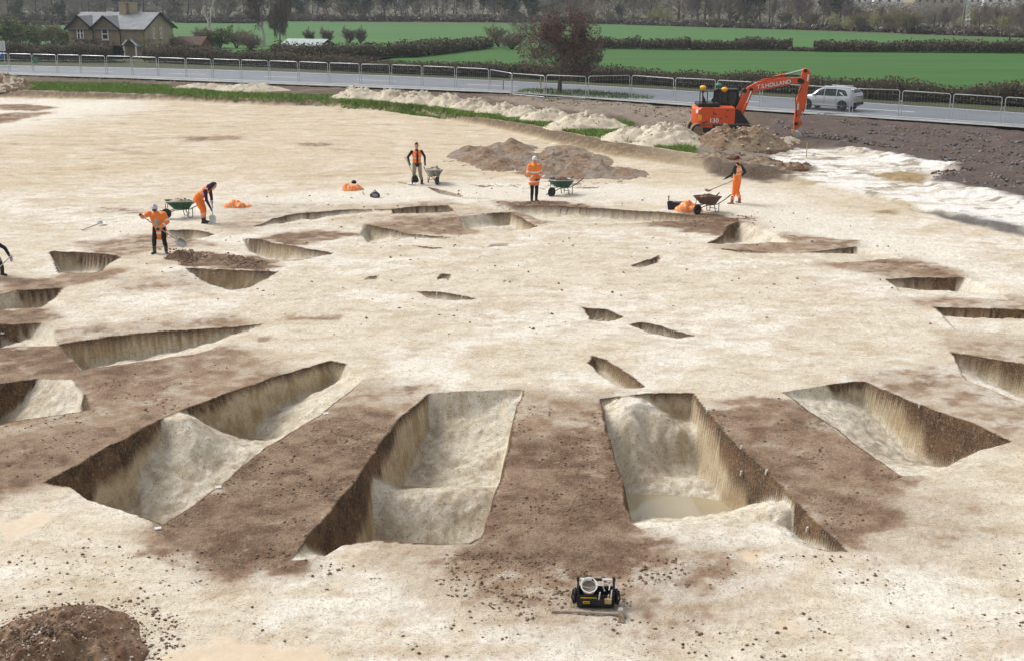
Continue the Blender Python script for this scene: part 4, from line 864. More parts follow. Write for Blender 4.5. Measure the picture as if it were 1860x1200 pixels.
slab(rf_, (.35, -oh, zE - oh * sl_), (.35, HW / 2, zR), (-HL - .3, HW / 2, zR), (-HL - .3, -oh, zE - oh * sl_))
slab(rf_, (.35, HW + oh, zE - oh * sl_), (.35, HW / 2, zR), (-HL - .3, HW / 2, zR), (-HL - .3, HW + oh, zE - oh * sl_))
roof = rf_.build('roof', M['slate'], ho)
for xa, xm, xb in ((-6.4, -4.75, -2.95), (-9.6, -8.0, -6.4)):
    g_ = MB(); yb = (zG - zE) / sl_; s1 = (zG - zE) / (xb - xm)
    slab(g_, (xm, -.4, zG + .01), (xm, yb + .2, zG + .01), (xb + .2, .2, zE - .2 * s1), (xb + .2, -.4, zE - .2 * s1)); slab(g_, (xm, -.4, zG + .012), (xm, yb + .2, zG + .012), (xa - .2, .2, zE - .2 * s1), (xa - .2, -.4, zE - .2 * s1))
    gr = g_.build('gable_roof', M['slate'], ho)
    for e in (xa - .22, xb + .22): b_ = MB(); p0, p1 = Vector((xm, -.45, zG + .02)), Vector((e, -.45, zE - .22 * s1 + .02)); dd = p1 - p0; b_.box((p0 + p1) / 2 + Vector((0, 0, .02)), (dd.length + .1, .06, .2), RY(-math.atan2(dd.z, dd.x))); b_.build('bargeboard', M['barge'], gr)
for ye in (-oh, HW + oh):
    p0, p1 = Vector((.40, HW / 2, zR)), Vector((.40, ye, zE - oh * sl_)); dd = p1 - p0
    MB().box((p0 + p1) / 2, (.06, dd.length + .1, .2), RX(math.atan2(dd.z, dd.y))).build('bargeboard', M['barge'], roof)
ch = MB().box((-4.1, HW / 2 - .25, zR + .45), (.85, .8, 1.5), bev=.02).box((-3.15, HW / 2 + .1, zR + .45), (.75, .7, 1.4), bev=.02).box((-4.1, HW / 2 - .25, zR + 1.16), (1.0, .95, .12)).box((-3.15, HW / 2 + .1, zR + 1.12), (.9, .85, .1)).build('chimney', M['stone_pale'], roof)
MB().lathe([(.12, 0), (.10, .35)], (-4.1, HW / 2 - .25, zR + 1.22), 8).build('chimney_pot', M['brick'], roof)
def window(c, w, h, ax, pair=False, dark=False):
    o = empty('window', c, 0); o.parent = ho; o.rotation_euler = (0, 0, ax)
    fr = MB()
    for sx in (-1, 1): fr.box((sx * (w / 2 - .05), -.04, 0), (.10, .10, h))
    for z_ in (-h / 2 + .05, 0, h / 2 - .05): fr.box((0, -.041, z_), (w - .2, .098, .10))
    if pair: fr.box((0, -.042, 0), (.16, .096, h - .2))
    fr.build('frame', M['upvc'], o)
    for z_ in (-h / 4, h / 4): MB().box((0, -.012, z_), (w - .18, .03, h / 2 - .1)).build('pane', M['glass'], o)
    MB().box((0, -.09, -h / 2 - .07), (w + .2, .2, .12)).build('sill', M['stone_pale'], o)
window((-8.05, 0, zE * .82), .85, 1.25, 0, True); window((-4.85, 0, zE * .80), .85, 1.3, 0, False)
window((-4.7, 0, zE * .17), .85, 1.0, 0, True); window((-8.0, 0, zE * .17), .85, 1.0, 0, True)
for yy in (2.4, 4.1): window((0, yy, zE * .80), .42, 1.30, math.pi / 2)
MB().tube([(-2.9, -.08, 0), (-2.9, -.08, zE)], .06, 6).build('drainpipe', M['barge'], ho)
MB().tube([(-6.4, -.08, 0), (-6.4, -.08, zE)], .05, 6).build('drainpipe', M['barge'], ho)
MB().lathe([(.02, 0), (.25, .05), (.33, .12)], (.18, .75, zE * .55), 14, R=RY(math.pi / 2)).build('satellite_dish', M['slate'], ho)
pc = MB(); slab(pc, (-1.15, -1.3, 2.0), (-1.15, 0, 2.0), (-.2, 0, 1.1), (-.2, -1.3, 1.1), .06); slab(pc, (-1.15, -1.3, 2.0), (-1.15, 0, 2.0), (-2.1, 0, 1.1), (-2.1, -1.3, 1.1), .06); po = pc.build('porch_roof', M['slate'], ho)
for sx in (-.6, .6): MB().box((-1.15 + sx, -1.33, 1.62), (.9, .05, .14), RY(math.copysign(.76, sx))).build('bargeboard', M['upvc'], po)
for sx in (-.75, .75): MB().box((-1.15 + sx, -1.2, .6), (.12, .12, 1.2)).build('porch_post', M['upvc'], ho)
# ------------------------------------------------------------------ sheds
so = empty('brick_outhouse', base(352, 98), math.radians(-18), 'small brick outhouse with dark tiled roof right of the house', 'shed'); sk = FPX / 150
def shed(o, L, Wd, ze, zr, wm, rm, door=True):
    w = MB(); w.add([(-L/2,-Wd/2,0),(L/2,-Wd/2,0),(L/2,Wd/2,0),(-L/2,Wd/2,0),(-L/2,-Wd/2,ze),(L/2,-Wd/2,ze),(L/2,Wd/2,ze),(-L/2,Wd/2,ze),(-L/2,0,zr),(L/2,0,zr)],[(0,1,5,4),(2,3,7,6),(0,4,8,7,3),(1,2,6,9,5)]).build('wall', wm, o)
    r = MB(); slab(r,(-L/2-.2,-Wd/2-.25,ze-.12),(L/2+.2,-Wd/2-.25,ze-.12),(L/2+.2,0,zr),(-L/2-.2,0,zr),.07); slab(r,(-L/2-.2,Wd/2+.25,ze-.12),(L/2+.2,Wd/2+.25,ze-.12),(L/2+.2,0,zr),(-L/2-.2,0,zr),.07); r.build('roof', rm, o)
    if door: MB().box((-L/2-.03, 0, .75), (.05, .7, 1.5)).build('door', M['barge'], o)
shed(so, 3.6, 2.4, 1.15, 2.0, M['brick'], M['tile'])
so = empty('low_shed', base(560, 97), math.radians(-24), 'low barn with sagging pale tin roof behind the hedge', 'shed'); shed(so, 5.4, 3.6, .95, 1.65, M['barge'], M['tin'])
# ------------------------------------------------------------------ road sign, lamp, pylon
so = empty('road_sign', base(4, 121, ZR), math.radians(8), 'white direction sign on two posts with blue round sign at left edge', 'sign'); zz = at(4, 76, so.location.y).z - ZR
for sx in (-.25, .3): MB().tube([(sx, 0, -.1), (sx, 0, zz - .05)], .04, 6).build('post', M['steel'], so)
pl = MB().box((-.25, -.06, zz - .45), (1.5, .03, .95), bev=.01).build('sign_plate', M['white'], so)
for k in range(4): MB().box((.2, -.079, zz - .14 - .2 * k), (.34, .006, .05)).build('lettering', M['navy'], pl)
MB().box((-.35, -.079, zz - .45), (.3, .006, .07)).build('arrow', M['navy'], pl)
M['sign_blue'] = material('sign_blue', (.02,.12,.42), .4)
rs = MB().lathe([(.38, 0), (.38, .03)], (-.15, -.05, zz - 1.35), 20, R=RX(math.pi / 2)).build('round_sign', M['sign_blue'], so); MB().box((-.15, -.085, zz - 1.35), (.12, .006, .4), RY(.6)).build('arrow', M['white'], rs)
tag(MB().box((0, 0, 0), (.45, .02, .6)).build('green_notice', M['green_dome'], None), 'small green notice fixed to the road fence near the left edge', 'notice'); bpy.data.objects['green_notice'].location = at(64, 110, G(61, 132, .45)[1] - .1)
so = empty('lattice_mast', base(1752, 64, .4), .3, 'slender grey lattice pylon standing in the far field at right', 'pylon'); mw = MB(); Hh = 9.0
for sx in (-1, 1):
    for sy in (-1, 1): mw.tube([(sx * .55, sy * .55, 0), (sx * .16, sy * .16, Hh)], .035, 4)
mo = mw.build('mast', M['steel'], so); lt = MB()
for k in range(12):
    z0, z1 = Hh * k / 12, Hh * (k + 1) / 12; a0, a1 = .55 - .39 * k / 12, .55 - .39 * (k + 1) / 12
    for s_ in (-1, 1): lt.tube([(-a0 * s_, -a0, z0), (a1 * s_, -a1, z1)], .02, 3); lt.tube([(a0, -a0 * s_, z0), (a1, a1 * s_, z1)], .02, 3)
lt.build('bracing', M['steel'], mo)
for sx in (-.35, .35): MB().lathe([(.05, -.12), (.2, -.05), (.2, .1), (.08, .16)], (sx, -.6, 2.6), 10).build('insulator', M['white'], so)
# ------------------------------------------------------------------ distant town
rr = random.Random(5); protos = []
for k, (wm, rm) in enumerate((('render','roof_sky_sheen'),('render','roof_red'),('stone_pale','roof_sky_sheen'),('render','slate'))):
    L, Wd, ze, zr = rr.uniform(9, 14), 7.5, 4.6, 7.4
    w = MB().add([(-L/2,-Wd/2,0),(L/2,-Wd/2,0),(L/2,Wd/2,0),(-L/2,Wd/2,0),(-L/2,-Wd/2,ze),(L/2,-Wd/2,ze),(L/2,Wd/2,ze),(-L/2,Wd/2,ze),(-L/2,0,zr),(L/2,0,zr)],[(0,1,5,4),(2,3,7,6),(0,4,8,7,3),(1,2,6,9,5)]).mesh('wall', M[wm])
    r = MB(); slab(r,(-L/2-.4,-Wd/2-.4,ze-.2),(L/2+.4,-Wd/2-.4,ze-.2),(L/2+.4,0,zr),(-L/2-.4,0,zr),.15); slab(r,(-L/2-.4,Wd/2+.4,ze-.2),(L/2+.4,Wd/2+.4,ze-.2),(L/2+.4,0,zr),(-L/2-.4,0,zr),.15); r = r.mesh('roof', M[rm])
    c = MB().box((L * .3, 0, zr + .5), (.9, .7, 1.6)).mesh('chimney', M['brick']); wi = MB().box((0, 0, 0), (1.3, .08, 1.3)).mesh('window', M['glass']); protos.append((w, r, c, wi, L, Wd))
for i in range(64):
    d = rr.uniform(560, 900); px = rr.uniform(1520, 1900); w, r, c, wi, L, Wd = rr.choice(protos); p = at(px, 0, d)
    o = empty('town_house', (p.x, d, rr.uniform(-.6, .3) + (d - 560) * .004), rr.uniform(-.5, .5), 'pale distant town house at the top right beyond the trees', 'house', 'distant town houses at the top right')
    link('wall', w, o); link('chimney', c, link('roof', r, o))
    for k in (-.3, 0, .3): q = link('window', wi, o); q.location = (k * L, -Wd / 2 - .03, 3.2)
# ------------------------------------------------------------------ spoil heaps
def heap(name, loc, rx, ry, h, mat, label, cat='spoil heap', group=None, rz=0, seed=0, rough=.25, nr=22, na=64, peaks=None, lumps=0, lump_mat=None, cols=None, lsz=None):
    th = np.linspace(0, 2 * math.pi, na, endpoint=False); rad = np.linspace(0, 1, nr); R_, T_ = np.meshgrid(rad, th, indexing='ij')
    ed = .85 + .3 * fbm(np.cos(T_) * 1.5 + 9, np.sin(T_) * 1.5 + seed, 3, seed)
    x = R_ * np.cos(T_) * rx * ed; y = R_ * np.sin(T_) * ry * ed
    if peaks: z = np.max([ph * np.clip(1 - np.hypot((x - pxx) / pr, (y - pyy) / pr2), 0, None) ** 1.05 for pxx, pyy, ph, pr, pr2 in peaks], axis=0)
    else: z = h * np.clip(1 - R_, 0, 1) ** .85 * (1 - .25 * np.exp(-(R_ * 5) ** 2))
    nz = fbm(x * 1.6 / max(h, .3), y * 1.6 / max(h, .3), 5, seed + 3) - .5
    z = z * (1 + rough * nz * 1.5 + rough * 2.2 * (fbm(x * 3.1, y * 3.1, 4, seed + 6) - .5) * (rough > .4)) + rough * h * .45 * nz * sstep(0, .4, 1 - R_) + .08 * h * (fbm(x * 9, y * 9, 3, seed + 8) - .5) * (R_ < .97); z = np.where(R_ > .985, -.08, z)
    V = np.stack([x.ravel(), y.ravel(), z.ravel()], 1)
    i, j = np.meshgrid(np.arange(nr - 1), np.arange(na), indexing='ij'); a = (i * na + j).ravel(); b = (i * na + (j + 1) % na).ravel()
    F = np.stack([a, a + na, b + na, b], 1)
    o = np_mesh(name, V, F, mat if isinstance(mat, list) else [mat], smooth=True, mi=(RNG.integers(0, len(mat), 1)[0] + 0 * a if not isinstance(mat, list) else (fbm(x * (1 if rough < .4 else 1.6), y * (1 if rough < .4 else 1.6), 5, seed + 5)[:-1].ravel() > .52).astype(int)))
    if lumps:
        k = RNG.integers(0, len(V), lumps); C = V[k] + RNG.normal(size=(lumps, 3)) * [.06 * rx, .06 * ry, 0]; lump(C, RNG.uniform(.3, 1, lumps) ** 2 * (lsz or max(.05, h * .09)), lump_mat or mat, 'clods', o)
    if loc is not None: o.location = loc; o.rotation_euler = (0, 0, rz)
    if label: tag(o, label, cat, group)
    return o
OCT = np.array([[1,0,0],[-1,0,0],[0,1,0],[0,-1,0],[0,0,1],[0,0,-1]], float); OF = np.array([[0,2,4],[2,1,4],[1,3,4],[3,0,4],[2,0,5],[1,2,5],[3,1,5],[0,3,5]])
def lump(C, s, mat, name, parent=None, squash=.7):
    n = len(C); V = OCT[None] * (.6 + .8 * RNG.random((n, 6, 1))) * np.asarray(s).reshape(-1, 1, 1) * np.array([1, 1, squash])
    a = RNG.random(n) * 6.28; c, sn = np.cos(a)[:, None], np.sin(a)[:, None]; x = V[..., 0] * c - V[..., 1] * sn; y = V[..., 0] * sn + V[..., 1] * c
    V = np.stack([x, y, V[..., 2]], 2) + C[:, None]; F = (OF[None] + 6 * np.arange(n)[:, None, None]).reshape(-1, 3)
    mats = mat if isinstance(mat, list) else [mat]
    o = np_mesh(name, V.reshape(-1, 3), F, [m if not isinstance(m, str) else M[m] for m in mats], mi=np.repeat(RNG.integers(0, len(mats), n), 8), parent=parent); o['kind'] = 'stuff'; return o
def spot(px, py): p = G(px, py, .4); p = G(px, py, gz(*p)); return Vector((p[0], p[1], gz(*p) - .03))
cl = [M['chalk'], M['chalk_pale']]
for k, (x0, x1, yb, yt, lab) in enumerate([
 (-30,34,178,149,'tan soil heap cut off by the left edge above the stripped ground'),
 (322,420,166,153,'low pale chalk heap on the grass strip, left of two'),(400,505,171,153,'low pale chalk heap on the grass strip, right of two'),
 (610,690,184,160,'first pale chalk heap of the long row beside the grass'),(680,735,186,163,'second pale chalk heap of the long row beside the grass'),(720,790,193,167,'third pale chalk heap of the long row beside the grass'),(780,845,200,173,'fourth pale chalk heap of the long row beside the grass'),(825,890,206,179,'fifth pale chalk heap of the long row beside the grass'),(870,940,212,186,'sixth pale chalk heap of the long row beside the grass'),(920,985,219,192,'seventh pale chalk heap of the long row beside the grass'),(955,1035,226,197,'last pale chalk heap of the long row beside the grass'),
 (1012,1124,240,206,'large rounded pale chalk heap standing alone on the grass'),(1112,1200,260,231,'left part of the pale chalk heap nearest the excavator on the grass'),(1165,1270,268,229,'pale chalk heap nearest the excavator at the end of the grass')]):
    p = spot((x0 + x1) / 2, yb - 4); s = math.hypot(p.x, p.y) / FPX; rx = (x1 - x0) / 2 * s * 1.45; h = (yb - 2 - yt) * s * .98
    heap('chalk_heap' if k else 'soil_heap', p + Vector((0, h * 1.1, 0)), rx, h * 1.7 + .5, h, cl if k else [M['soil'], M['chalk']], lab, 'spoil heap', 'chalk heaps along the edge of the dig', seed=k * 7 + 1, rough=.42, lumps=220, lump_mat=['chalk','chalk_pale','chalk_lump'])
p = spot(985, 300)
def pk(px, py, h, r, r2): q = G(px, py, .0); return (q[0] - p.x, q[1] - p.y, h, r, r2)
heap('brown_spoil_heap', p, 5.4, 8.0, .6, [M['soil'], M['clod_grey']], 'long lumpy brown and grey soil heap behind the worker in the white hat', 'spoil heap', None, seed=90, rough=.45, nr=80, na=220, peaks=[pk(850,275,0.29,1.6,4.0),pk(880,285,0.40,1.5,3.5),pk(925,268,0.45,1.6,4.0),pk(905,300,0.36,1.3,2.6),pk(950,290,0.32,1.5,3.5),pk(985,312,0.40,1.3,2.6),pk(1010,290,0.36,1.5,3.2),pk(1035,312,0.45,1.3,2.4),pk(1060,292,0.32,1.6,3.2),pk(1085,313,0.42,1.4,2.2),pk(1125,314,0.25,1.4,2.0),pk(1030,275,0.25,1.5,3.0)], lumps=700, lump_mat=['soil','clod_grey','chalk','soil_dark'])
p = spot(1350, 272)
heap('clay_heap', p + Vector((0, 1.0, 0)), 2.9, 2.2, 1.4, [M['soil'], M['muddy']], 'lumpy grey-tan clay heap in front of the excavator', 'spoil heap', None, seed=55, rough=.4, nr=40, na=110, lumps=420, lump_mat=['soil','chalk','muddy'])
p = spot(1425, 262); heap('clay_heap', p + Vector((0, .6, 0)), 1.3, .9, .45, [M['soil'], M['chalk']], 'small clay heap between the big clay heap and the digger bucket', 'spoil heap', None, seed=57, rough=.4, lumps=150, lump_mat=['soil','chalk'])
p = spot(1320, 298)
for k, (x0, x1, y, h, lab) in enumerate([(1345,1425,296,.35,'low muddy ridge of lumps between the grass end and the white chalk, left'),(1400,1475,303,.32,'low muddy ridge of lumps bordering the white chalk, right'),(1255,1345,300,.3,'dark muddy ridge behind the worker in the maroon hat')]):
    p = spot((x0 + x1) / 2, y); s = p.y / FPX; heap('mud_ridge', p, (x1 - x0) / 2 * s, .8, h, [M['muddy'], M['soil_dark']], lab, 'mud ridge', None, seed=70 + k, rough=.5, lumps=180, lump_mat=['muddy','soil_dark','clod_grey'])
p = spot(1464, 303); heap('earth_clump', p, .32, .3, .28, [M['soil'], M['soil_dark']], 'earth clump around the foot of the stake by the bucket', 'clump', None, seed=81, rough=.4, lumps=40, lump_mat=['soil','soil_dark'])
p = spot(325, 468); heap('dug_soil_heap', p, .42, .5, .22, [M['soil_dark'], M['clod_grey']], 'crumbly dark soil pile at the feet of the digger in the white cap', 'spoil heap', None, seed=83, rough=.4, lumps=260, lump_mat=['soil_dark','clod_grey'])
p = G(110, 1190); heap('dark_soil_heap', Vector((p[0] - .15, p[1] - .35, -.02)), 1.3, 1.8, .5, [M['soil_dark'], M['soil']], 'dark crumbly soil heap in the bottom left corner', 'spoil heap', None, seed=84, rough=.45, nr=70, na=200, lumps=4200, lsz=.026, lump_mat=['soil_dark','soil_dark','soil','clod_grey','clod_grey'])
b_ = bpy.data.objects['dark_soil_heap']; kk = RNG.integers(0, len(b_.data.vertices), 240); C = np.array([b_.data.vertices[int(i)].co[:] for i in kk]); lump(C + [0, 0, .012], RNG.uniform(.008, .026, 240), 'chalk_lump', 'chalk_bits', b_)
# ------------------------------------------------------------------ water standing in the segments
def pool(px, z, label):
    P = [G(x, y, z) for x, y in px]; o = MB().add([(a, b, z) for a, b in P], [tuple(range(len(P)))]).build('pool_water', M['water']); tag(o, kind='structure')
pool([(1128,895),(1200,898),(1270,902),(1330,912),(1370,940),(1400,975),(1300,985),(1150,985),(1128,950)], -1.13, '')
pool([(700,880),(800,884),(905,884),(900,910),(800,915),(690,910)], -1.095, '')
pool([(405,800),(440,795),(500,796),(500,815),(420,815)], -1.03, '')
# ------------------------------------------------------------------ grass strips
def in_poly_points(P, n):
    P = np.array(P); lo, hi = P.min(0), P.max(0); out = np.zeros((0, 2))
    while len(out) < n:
        q = RNG.uniform(lo, hi, (n * 3, 2)); out = np.concatenate([out, q[inside(q[:, 0], q[:, 1], [tuple(p) for p in P])]])
    return out[:n]
def grass(px, n, h, label, mats=('grass','grass2')):
    P = [G(x, y, .45) for x, y in px]; q = in_poly_points(P, n); z = ground_eval(q[:, 0].copy(), q[:, 1].copy(), False)[0]; B0 = np.stack([q[:, 0], q[:, 1], z - .01], 1)
    hh = h * RNG.uniform(.4, 1.2, (n, 1)) * (.5 + fbm(q[:, 0] * .8, q[:, 1] * .8, 3, 44))[:, None]; a = RNG.random(n) * 6.28; w = .035 * RNG.uniform(.6, 1.4, (n, 1)); dx = np.stack([np.cos(a), np.sin(a), 0 * a], 1) * w
    tip = np.stack([RNG.normal(0, .5, n), RNG.normal(0, .5, n), np.ones(n)], 1) * hh
    V = np.stack([B0 - dx, B0 + dx, B0 + tip], 1).reshape(-1, 3); tag(np_mesh('grass', V, np.arange(3 * n).reshape(n, 3), [M[m] for m in mats], mi=RNG.integers(0, len(mats), n)), label, 'grass', kind='stuff')
grass([(20,151),(150,152),(300,156),(320,160),(420,169),(540,173),(620,175),(625,184),(480,180),(320,173),(150,167),(30,164)], 26000, .22, 'bright green grass strip along the left edge of the dig')
grass([(610,179),(700,188),(820,199),(930,212),(1010,226),(1060,238),(1112,240),(1125,222),(1150,226),(1140,245),(1200,262),(1262,268),(1266,279),(1130,258),(1060,246),(950,225),(820,206),(700,191),(620,185)], 26000, .2, 'bright green grass strip below the chalk heaps')
grass([(930,172),(1000,176),(1060,180),(1180,184),(1190,178),(1070,168),(960,164)], 7000, .25, 'rough green grass below the russet tree', ('grass','verge'))
# ------------------------------------------------------------------ excavator
ex = spot(1306, 246); ex.z = .32; exo = empty('excavator', ex, math.radians(-2), 'orange tracked excavator with raised boom standing by the road', 'excavator')
K = ex.y / FPX / math.cos(math.radians(4))
def ep(px, py): return ((px - 1306) * K, (246 - py) * K)       # photo point -> (x, z) in the plane of the boom
def plate(poly, y0, y1, name, mat, parent, bev=True):
    m = MB().prism(poly, y0, y1); me = m.mesh(name, mat)
    if bev:
        b = bmesh.new(); b.from_mesh(me); bmesh.ops.bevel(b, geom=b.edges[:], offset=.025, segments=2, affect='EDGES', profile=.6); b.to_mesh(me); b.free()
    return link(name, me, parent)
for sy in (-1, 1):       # tracks
    yc = sy * .98; tr = empty('track', (0, 0, 0)); tr.parent = exo; R_, a = .36, 1.30; pts = []
    for k in range(13): t = math.pi / 2 + math.pi * k / 12; pts.append((-a + R_ * math.cos(t), .38 + R_ * math.sin(t)))
    for k in range(13): t = -math.pi / 2 + math.pi * k / 12; pts.append((a + R_ * math.cos(t), .38 + R_ * math.sin(t)))
    MB().prism(pts, yc - .24, yc + .24).build('track_belt', M['rubber'], tr)
    sh = MB(); per = resample([np.array(p) for p in pts] + [np.array(pts[0])], .17)
    for k in range(len(per) - 1): d = per[k + 1] - per[k]; sh.box((per[k][0], yc, per[k][1]), (.13, .52, .05), RY(-math.atan2(d[1], d[0])))
    sh.build('track_shoe', M['muddy'], tr)
    for x_ in (-a, a): MB().lathe([(.26, -.26), (.26, .26)], (x_, yc, .38), 16, R=RX(math.pi / 2)).build('sprocket', M['muddy'], tr)
MB().box((0, 0, .55), (1.6, 1.5, .35), bev=.05).build('undercarriage', M['muddy'], exo); MB().lathe([(.55, .7), (.55, .86)], (0, 0, 0), 24).build('swing_ring', M['black'], exo)
xb0, zb0 = ep(1256, 229); xb1, zb1 = ep(1328, 193); zb0 = max(zb0, .55)
bd = empty('upper_body', (0, 0, 0)); bd.parent = exo
m = MB(); prof = []      # counterweight with rounded rear, orange panels
N = 9; ys_ = np.linspace(-1.22, 1.22, N)
def rear(y): return xb0 - .0 + .30 * (abs(y) / 1.22) ** 3
V = []; F = []
for y in ys_: V += [(rear(y) + .1, y, zb0), (rear(y), y, zb0 + .15), (rear(y), y, zb1 - .12), (rear(y) + .12, y, zb1), (-.55, y, zb1), (-.55, y, zb0)]
for i in range(N - 1):
    for j in range(6): F.append((i * 6 + j, i * 6 + (j + 1) % 6, (i + 1) * 6 + (j + 1) % 6, (i + 1) * 6 + j))
F += [tuple(range(6)), tuple(range((N - 1) * 6, N * 6))[::-1]]
cw = MB().add(V, F).build('counterweight', M['orange'], bd, True)
MB().box(((-.54 + xb1) / 2, -.62, (zb0 + zb1) / 2), (xb1 + .53, 1.19, zb1 - zb0), bev=.05).build('side_panel', M['orange'], bd)
for x_ in (-.05,): MB().box((x_, -1.222, (zb0 + zb1) / 2), (.02, .012, zb1 - zb0 - .1)).build('panel_gap', M['orange_dirty'], bd)
MB().box((-.54, -1.222, (zb0 + zb1) / 2), (.025, .012, zb1 - zb0 - .1)).build('panel_gap', M['orange_dirty'], bd)
MB().box((-.2, -1.224, zb1 - .08), (1.4, .012, .03)).build('panel_gap', M['orange_dirty'], bd)
for x_, z_ in ((-.45, zb1 - .32), (.2, zb1 - .5), (-.1, zb1 - .6), (.25, zb1 - .16), (-.35, zb1 - .38)): MB().box((x_, -1.225, z_), (.10, .012, .05), RY(.3)).build('scuff', M['black'], bd)
MB().box(((xb1 + 1.0) / 2 + .12, -.62, zb0 + .12), (1.1, 1.15, .3), bev=.04).build('deck', M['black'], bd)
plate([(xb1, zb0 + .05), (xb1 + .78, zb0 + .1), (xb1 + .72, zb0 + .35), (xb1 + .28, zb1 - .2), (xb1, zb1 - .05)], -1.15, -.1, 'front_guard', M['black'], bd)
MB().box((-.2, 0, zb0 - .06), (2.6, 2.2, .14), bev=.03).build('deck', M['black'], bd)
MB().box((-.75, -.2, zb1 + .10), (1.2, 1.7, .2), bev=.05).build('engine_cover', M['black'], bd)
cab = empty('cab', (0, 0, 0)); cab.parent = exo; zc = ep(1320, 168)[1]
cx0, cx1, cy0, cy1, z0_ = -.25, 1.15, .25, 1.2, zb0 + .1
MB().prism([(cx0, z0_), (cx1 + .05, z0_), (cx1 + .05, z0_ + .8), (cx0, z0_ + .8)], cy0, cy1).build('cab_base', M['black'], cab)
for a, b in (((cx0, z0_ + .8), (cx0 + .05, zc)), ((cx1 + .05, z0_ + .8), (cx1 - .2, zc)), ((.45, z0_ + .8), (.45, zc))):
    for y in (cy0 + .03, cy1 - .03): MB().tube([(a[0], y, a[1]), (b[0], y, b[1])], .045, 6).build('cab_post', M['black'], cab)
MB().box(((cx0 + cx1) / 2 - .07, (cy0 + cy1) / 2, zc + .04), (1.3, .98, .12), bev=.04).build('cab_roof', M['black'], cab)
for y in (cy0 + .05, cy1 - .05):
    for a, b in ((cx0 + .06, .40), (.50, cx1 - .1)): MB().add([(a, y, z0_ + .82), (b + (.13 if b > .5 else 0), y, z0_ + .82), (b - (.02 if b > .5 else 0), y, zc - .03), (a, y, zc - .03)], [(0, 1, 2, 3)]).build('window', M['glass'], cab)
MB().add([(cx1 + .04, cy0 + .05, z0_ + .82), (cx1 + .04, cy1 - .05, z0_ + .82), (cx1 - .2, cy1 - .05, zc - .03), (cx1 - .2, cy0 + .05, zc - .03)], [(0, 1, 2, 3)]).build('windscreen', M['glass'], cab)
MB().box((.1, .7, z0_ + .95), (.25, .5, .8), bev=.08).build('seat', M['black'], cab)
# mirrors, rails, beacons and positioning domes
for px in (1266, 1279): x_, z_ = ep(px, 167); MB().tube([(x_, -.9, zb1), (x_, -.9, z_)], .025, 5).build('handrail', M['black'], bd)
MB().tube([(ep(1266, 167)[0], -.9, ep(0, 167)[1]), (ep(1279, 167)[0], -.9, ep(0, 167)[1])], .025, 5).build('handrail', M['black'], bd)
x_, z_ = ep(1272, 161); MB().tube([(x_, -.6, zb1 + .1), (x_, -.6, z_ - .05)], .035, 6).build('dome_mast', M['black'], bd)
for px, py, y, mt in ((1272,161,-.6,'amber'),(1312,165,-.1,'amber'),(1303,159,.3,'green_dome')):
    x_, z_ = ep(px, py); MB().lathe([(.05, -.12), (.16, -.03), (.18, .06), (.12, .13), (.02, .16)], (x_, y, z_), 14).build('beacon', M[mt], bd, True)
    if px > 1280: MB().tube([(x_, y, zb1), (x_, y, z_ - .1)], .03, 6).build('dome_mast', M['black'], bd)
x_, z_ = ep(1291, 182); MB().lathe([(.12, -.03), (.14, .03)], (x_, -.8, z_), 14, R=RX(1.2)).build('mirror', M['black'], bd); MB().tube([(x_, -.8, zb1), (x_, -.8, z_)], .02, 5).build('mirror_arm', M['black'], bd)
plate([ep(1271, 192), ep(1279, 190), ep(1276, 180), ep(1272, 172)], -.75, -.65, 'exhaust', M['black'], bd, False)
# boom, stick and bucket
YB = -.14
boom = plate([ep(1335,209),ep(1343,212),ep(1349,200),ep(1361,171),ep(1378,165),ep(1414,158),ep(1446,151),ep(1446,143),ep(1410,144),ep(1371,150),ep(1352,160),ep(1343,174),ep(1334,198)], YB - .17, YB + .17, 'boom', M['orange'], exo)
for px, py, r in ((1339,205,.14),(1347,166,.12),(1358,164,.10),(1443,148,.13)): x_, z_ = ep(px, py); MB().lathe([(r, -.22), (r, .22)], (x_, YB, z_), 14, R=RX(math.pi / 2)).build('pivot', M['black'], boom)
hp = [ep(1336,196),ep(1341,176),ep(1350,158),ep(1370,146.5),ep(1409,141),ep(1440,140)]
for y in (-.08, 0, .08): MB().tube([(a, YB + y, b + .03) for a, b in hp], .022, 5).build('hose', M['black'], boom)
def ram(a, b, f, y, r, name='ram'):
    o = empty(name, (0, 0, 0)); o.parent = exo; a, b = Vector((a[0], y, a[1])), Vector((b[0], y, b[1])); c = a.lerp(b, f)
    MB().tube([a, c], r, 10).build('cylinder', M['orange'], o, True); MB().tube([c, b], r * .55, 8).build('piston_rod', M['chrome'], o, True); return o
for y in (YB - .30, YB + .30): ram(ep(1342,212), ep(1358,166), .55, y, .085, 'boom_ram')
ram(ep(1376,149), ep(1452,129), .55, YB, .085, 'stick_ram')
st = plate([ep(1448,128),ep(1455,127),ep(1462,135),ep(1459,160),ep(1456,180),ep(1444,226),ep(1437,226),ep(1440,182),ep(1446,156),ep(1446,140)], YB - .14, YB + .14, 'stick', M['orange'], exo)
for px, py, r in ((1452,131,.1),(1447,150,.13),(1441,224,.10)): x_, z_ = ep(px, py); MB().lathe([(r, -.18), (r, .18)], (x_, YB, z_), 12, R=RX(math.pi / 2)).build('pivot', M['black'], st)
q = ep(1458, 143); MB().box((q[0] - .02, YB - .146, q[1]), (.09, .01, .36), RY(.12)).build('label', M['white'], st); q = ep(1442, 194); MB().box((q[0] + .02, YB - .146, q[1]), (.09, .01, .34), RY(.05)).build('label', M['white'], st); q = ep(1442, 186); MB().box((q[0] + .02, YB - .146, q[1] - .02), (.09, .01, .10), RY(.05)).build('label', M['yellow'], st)
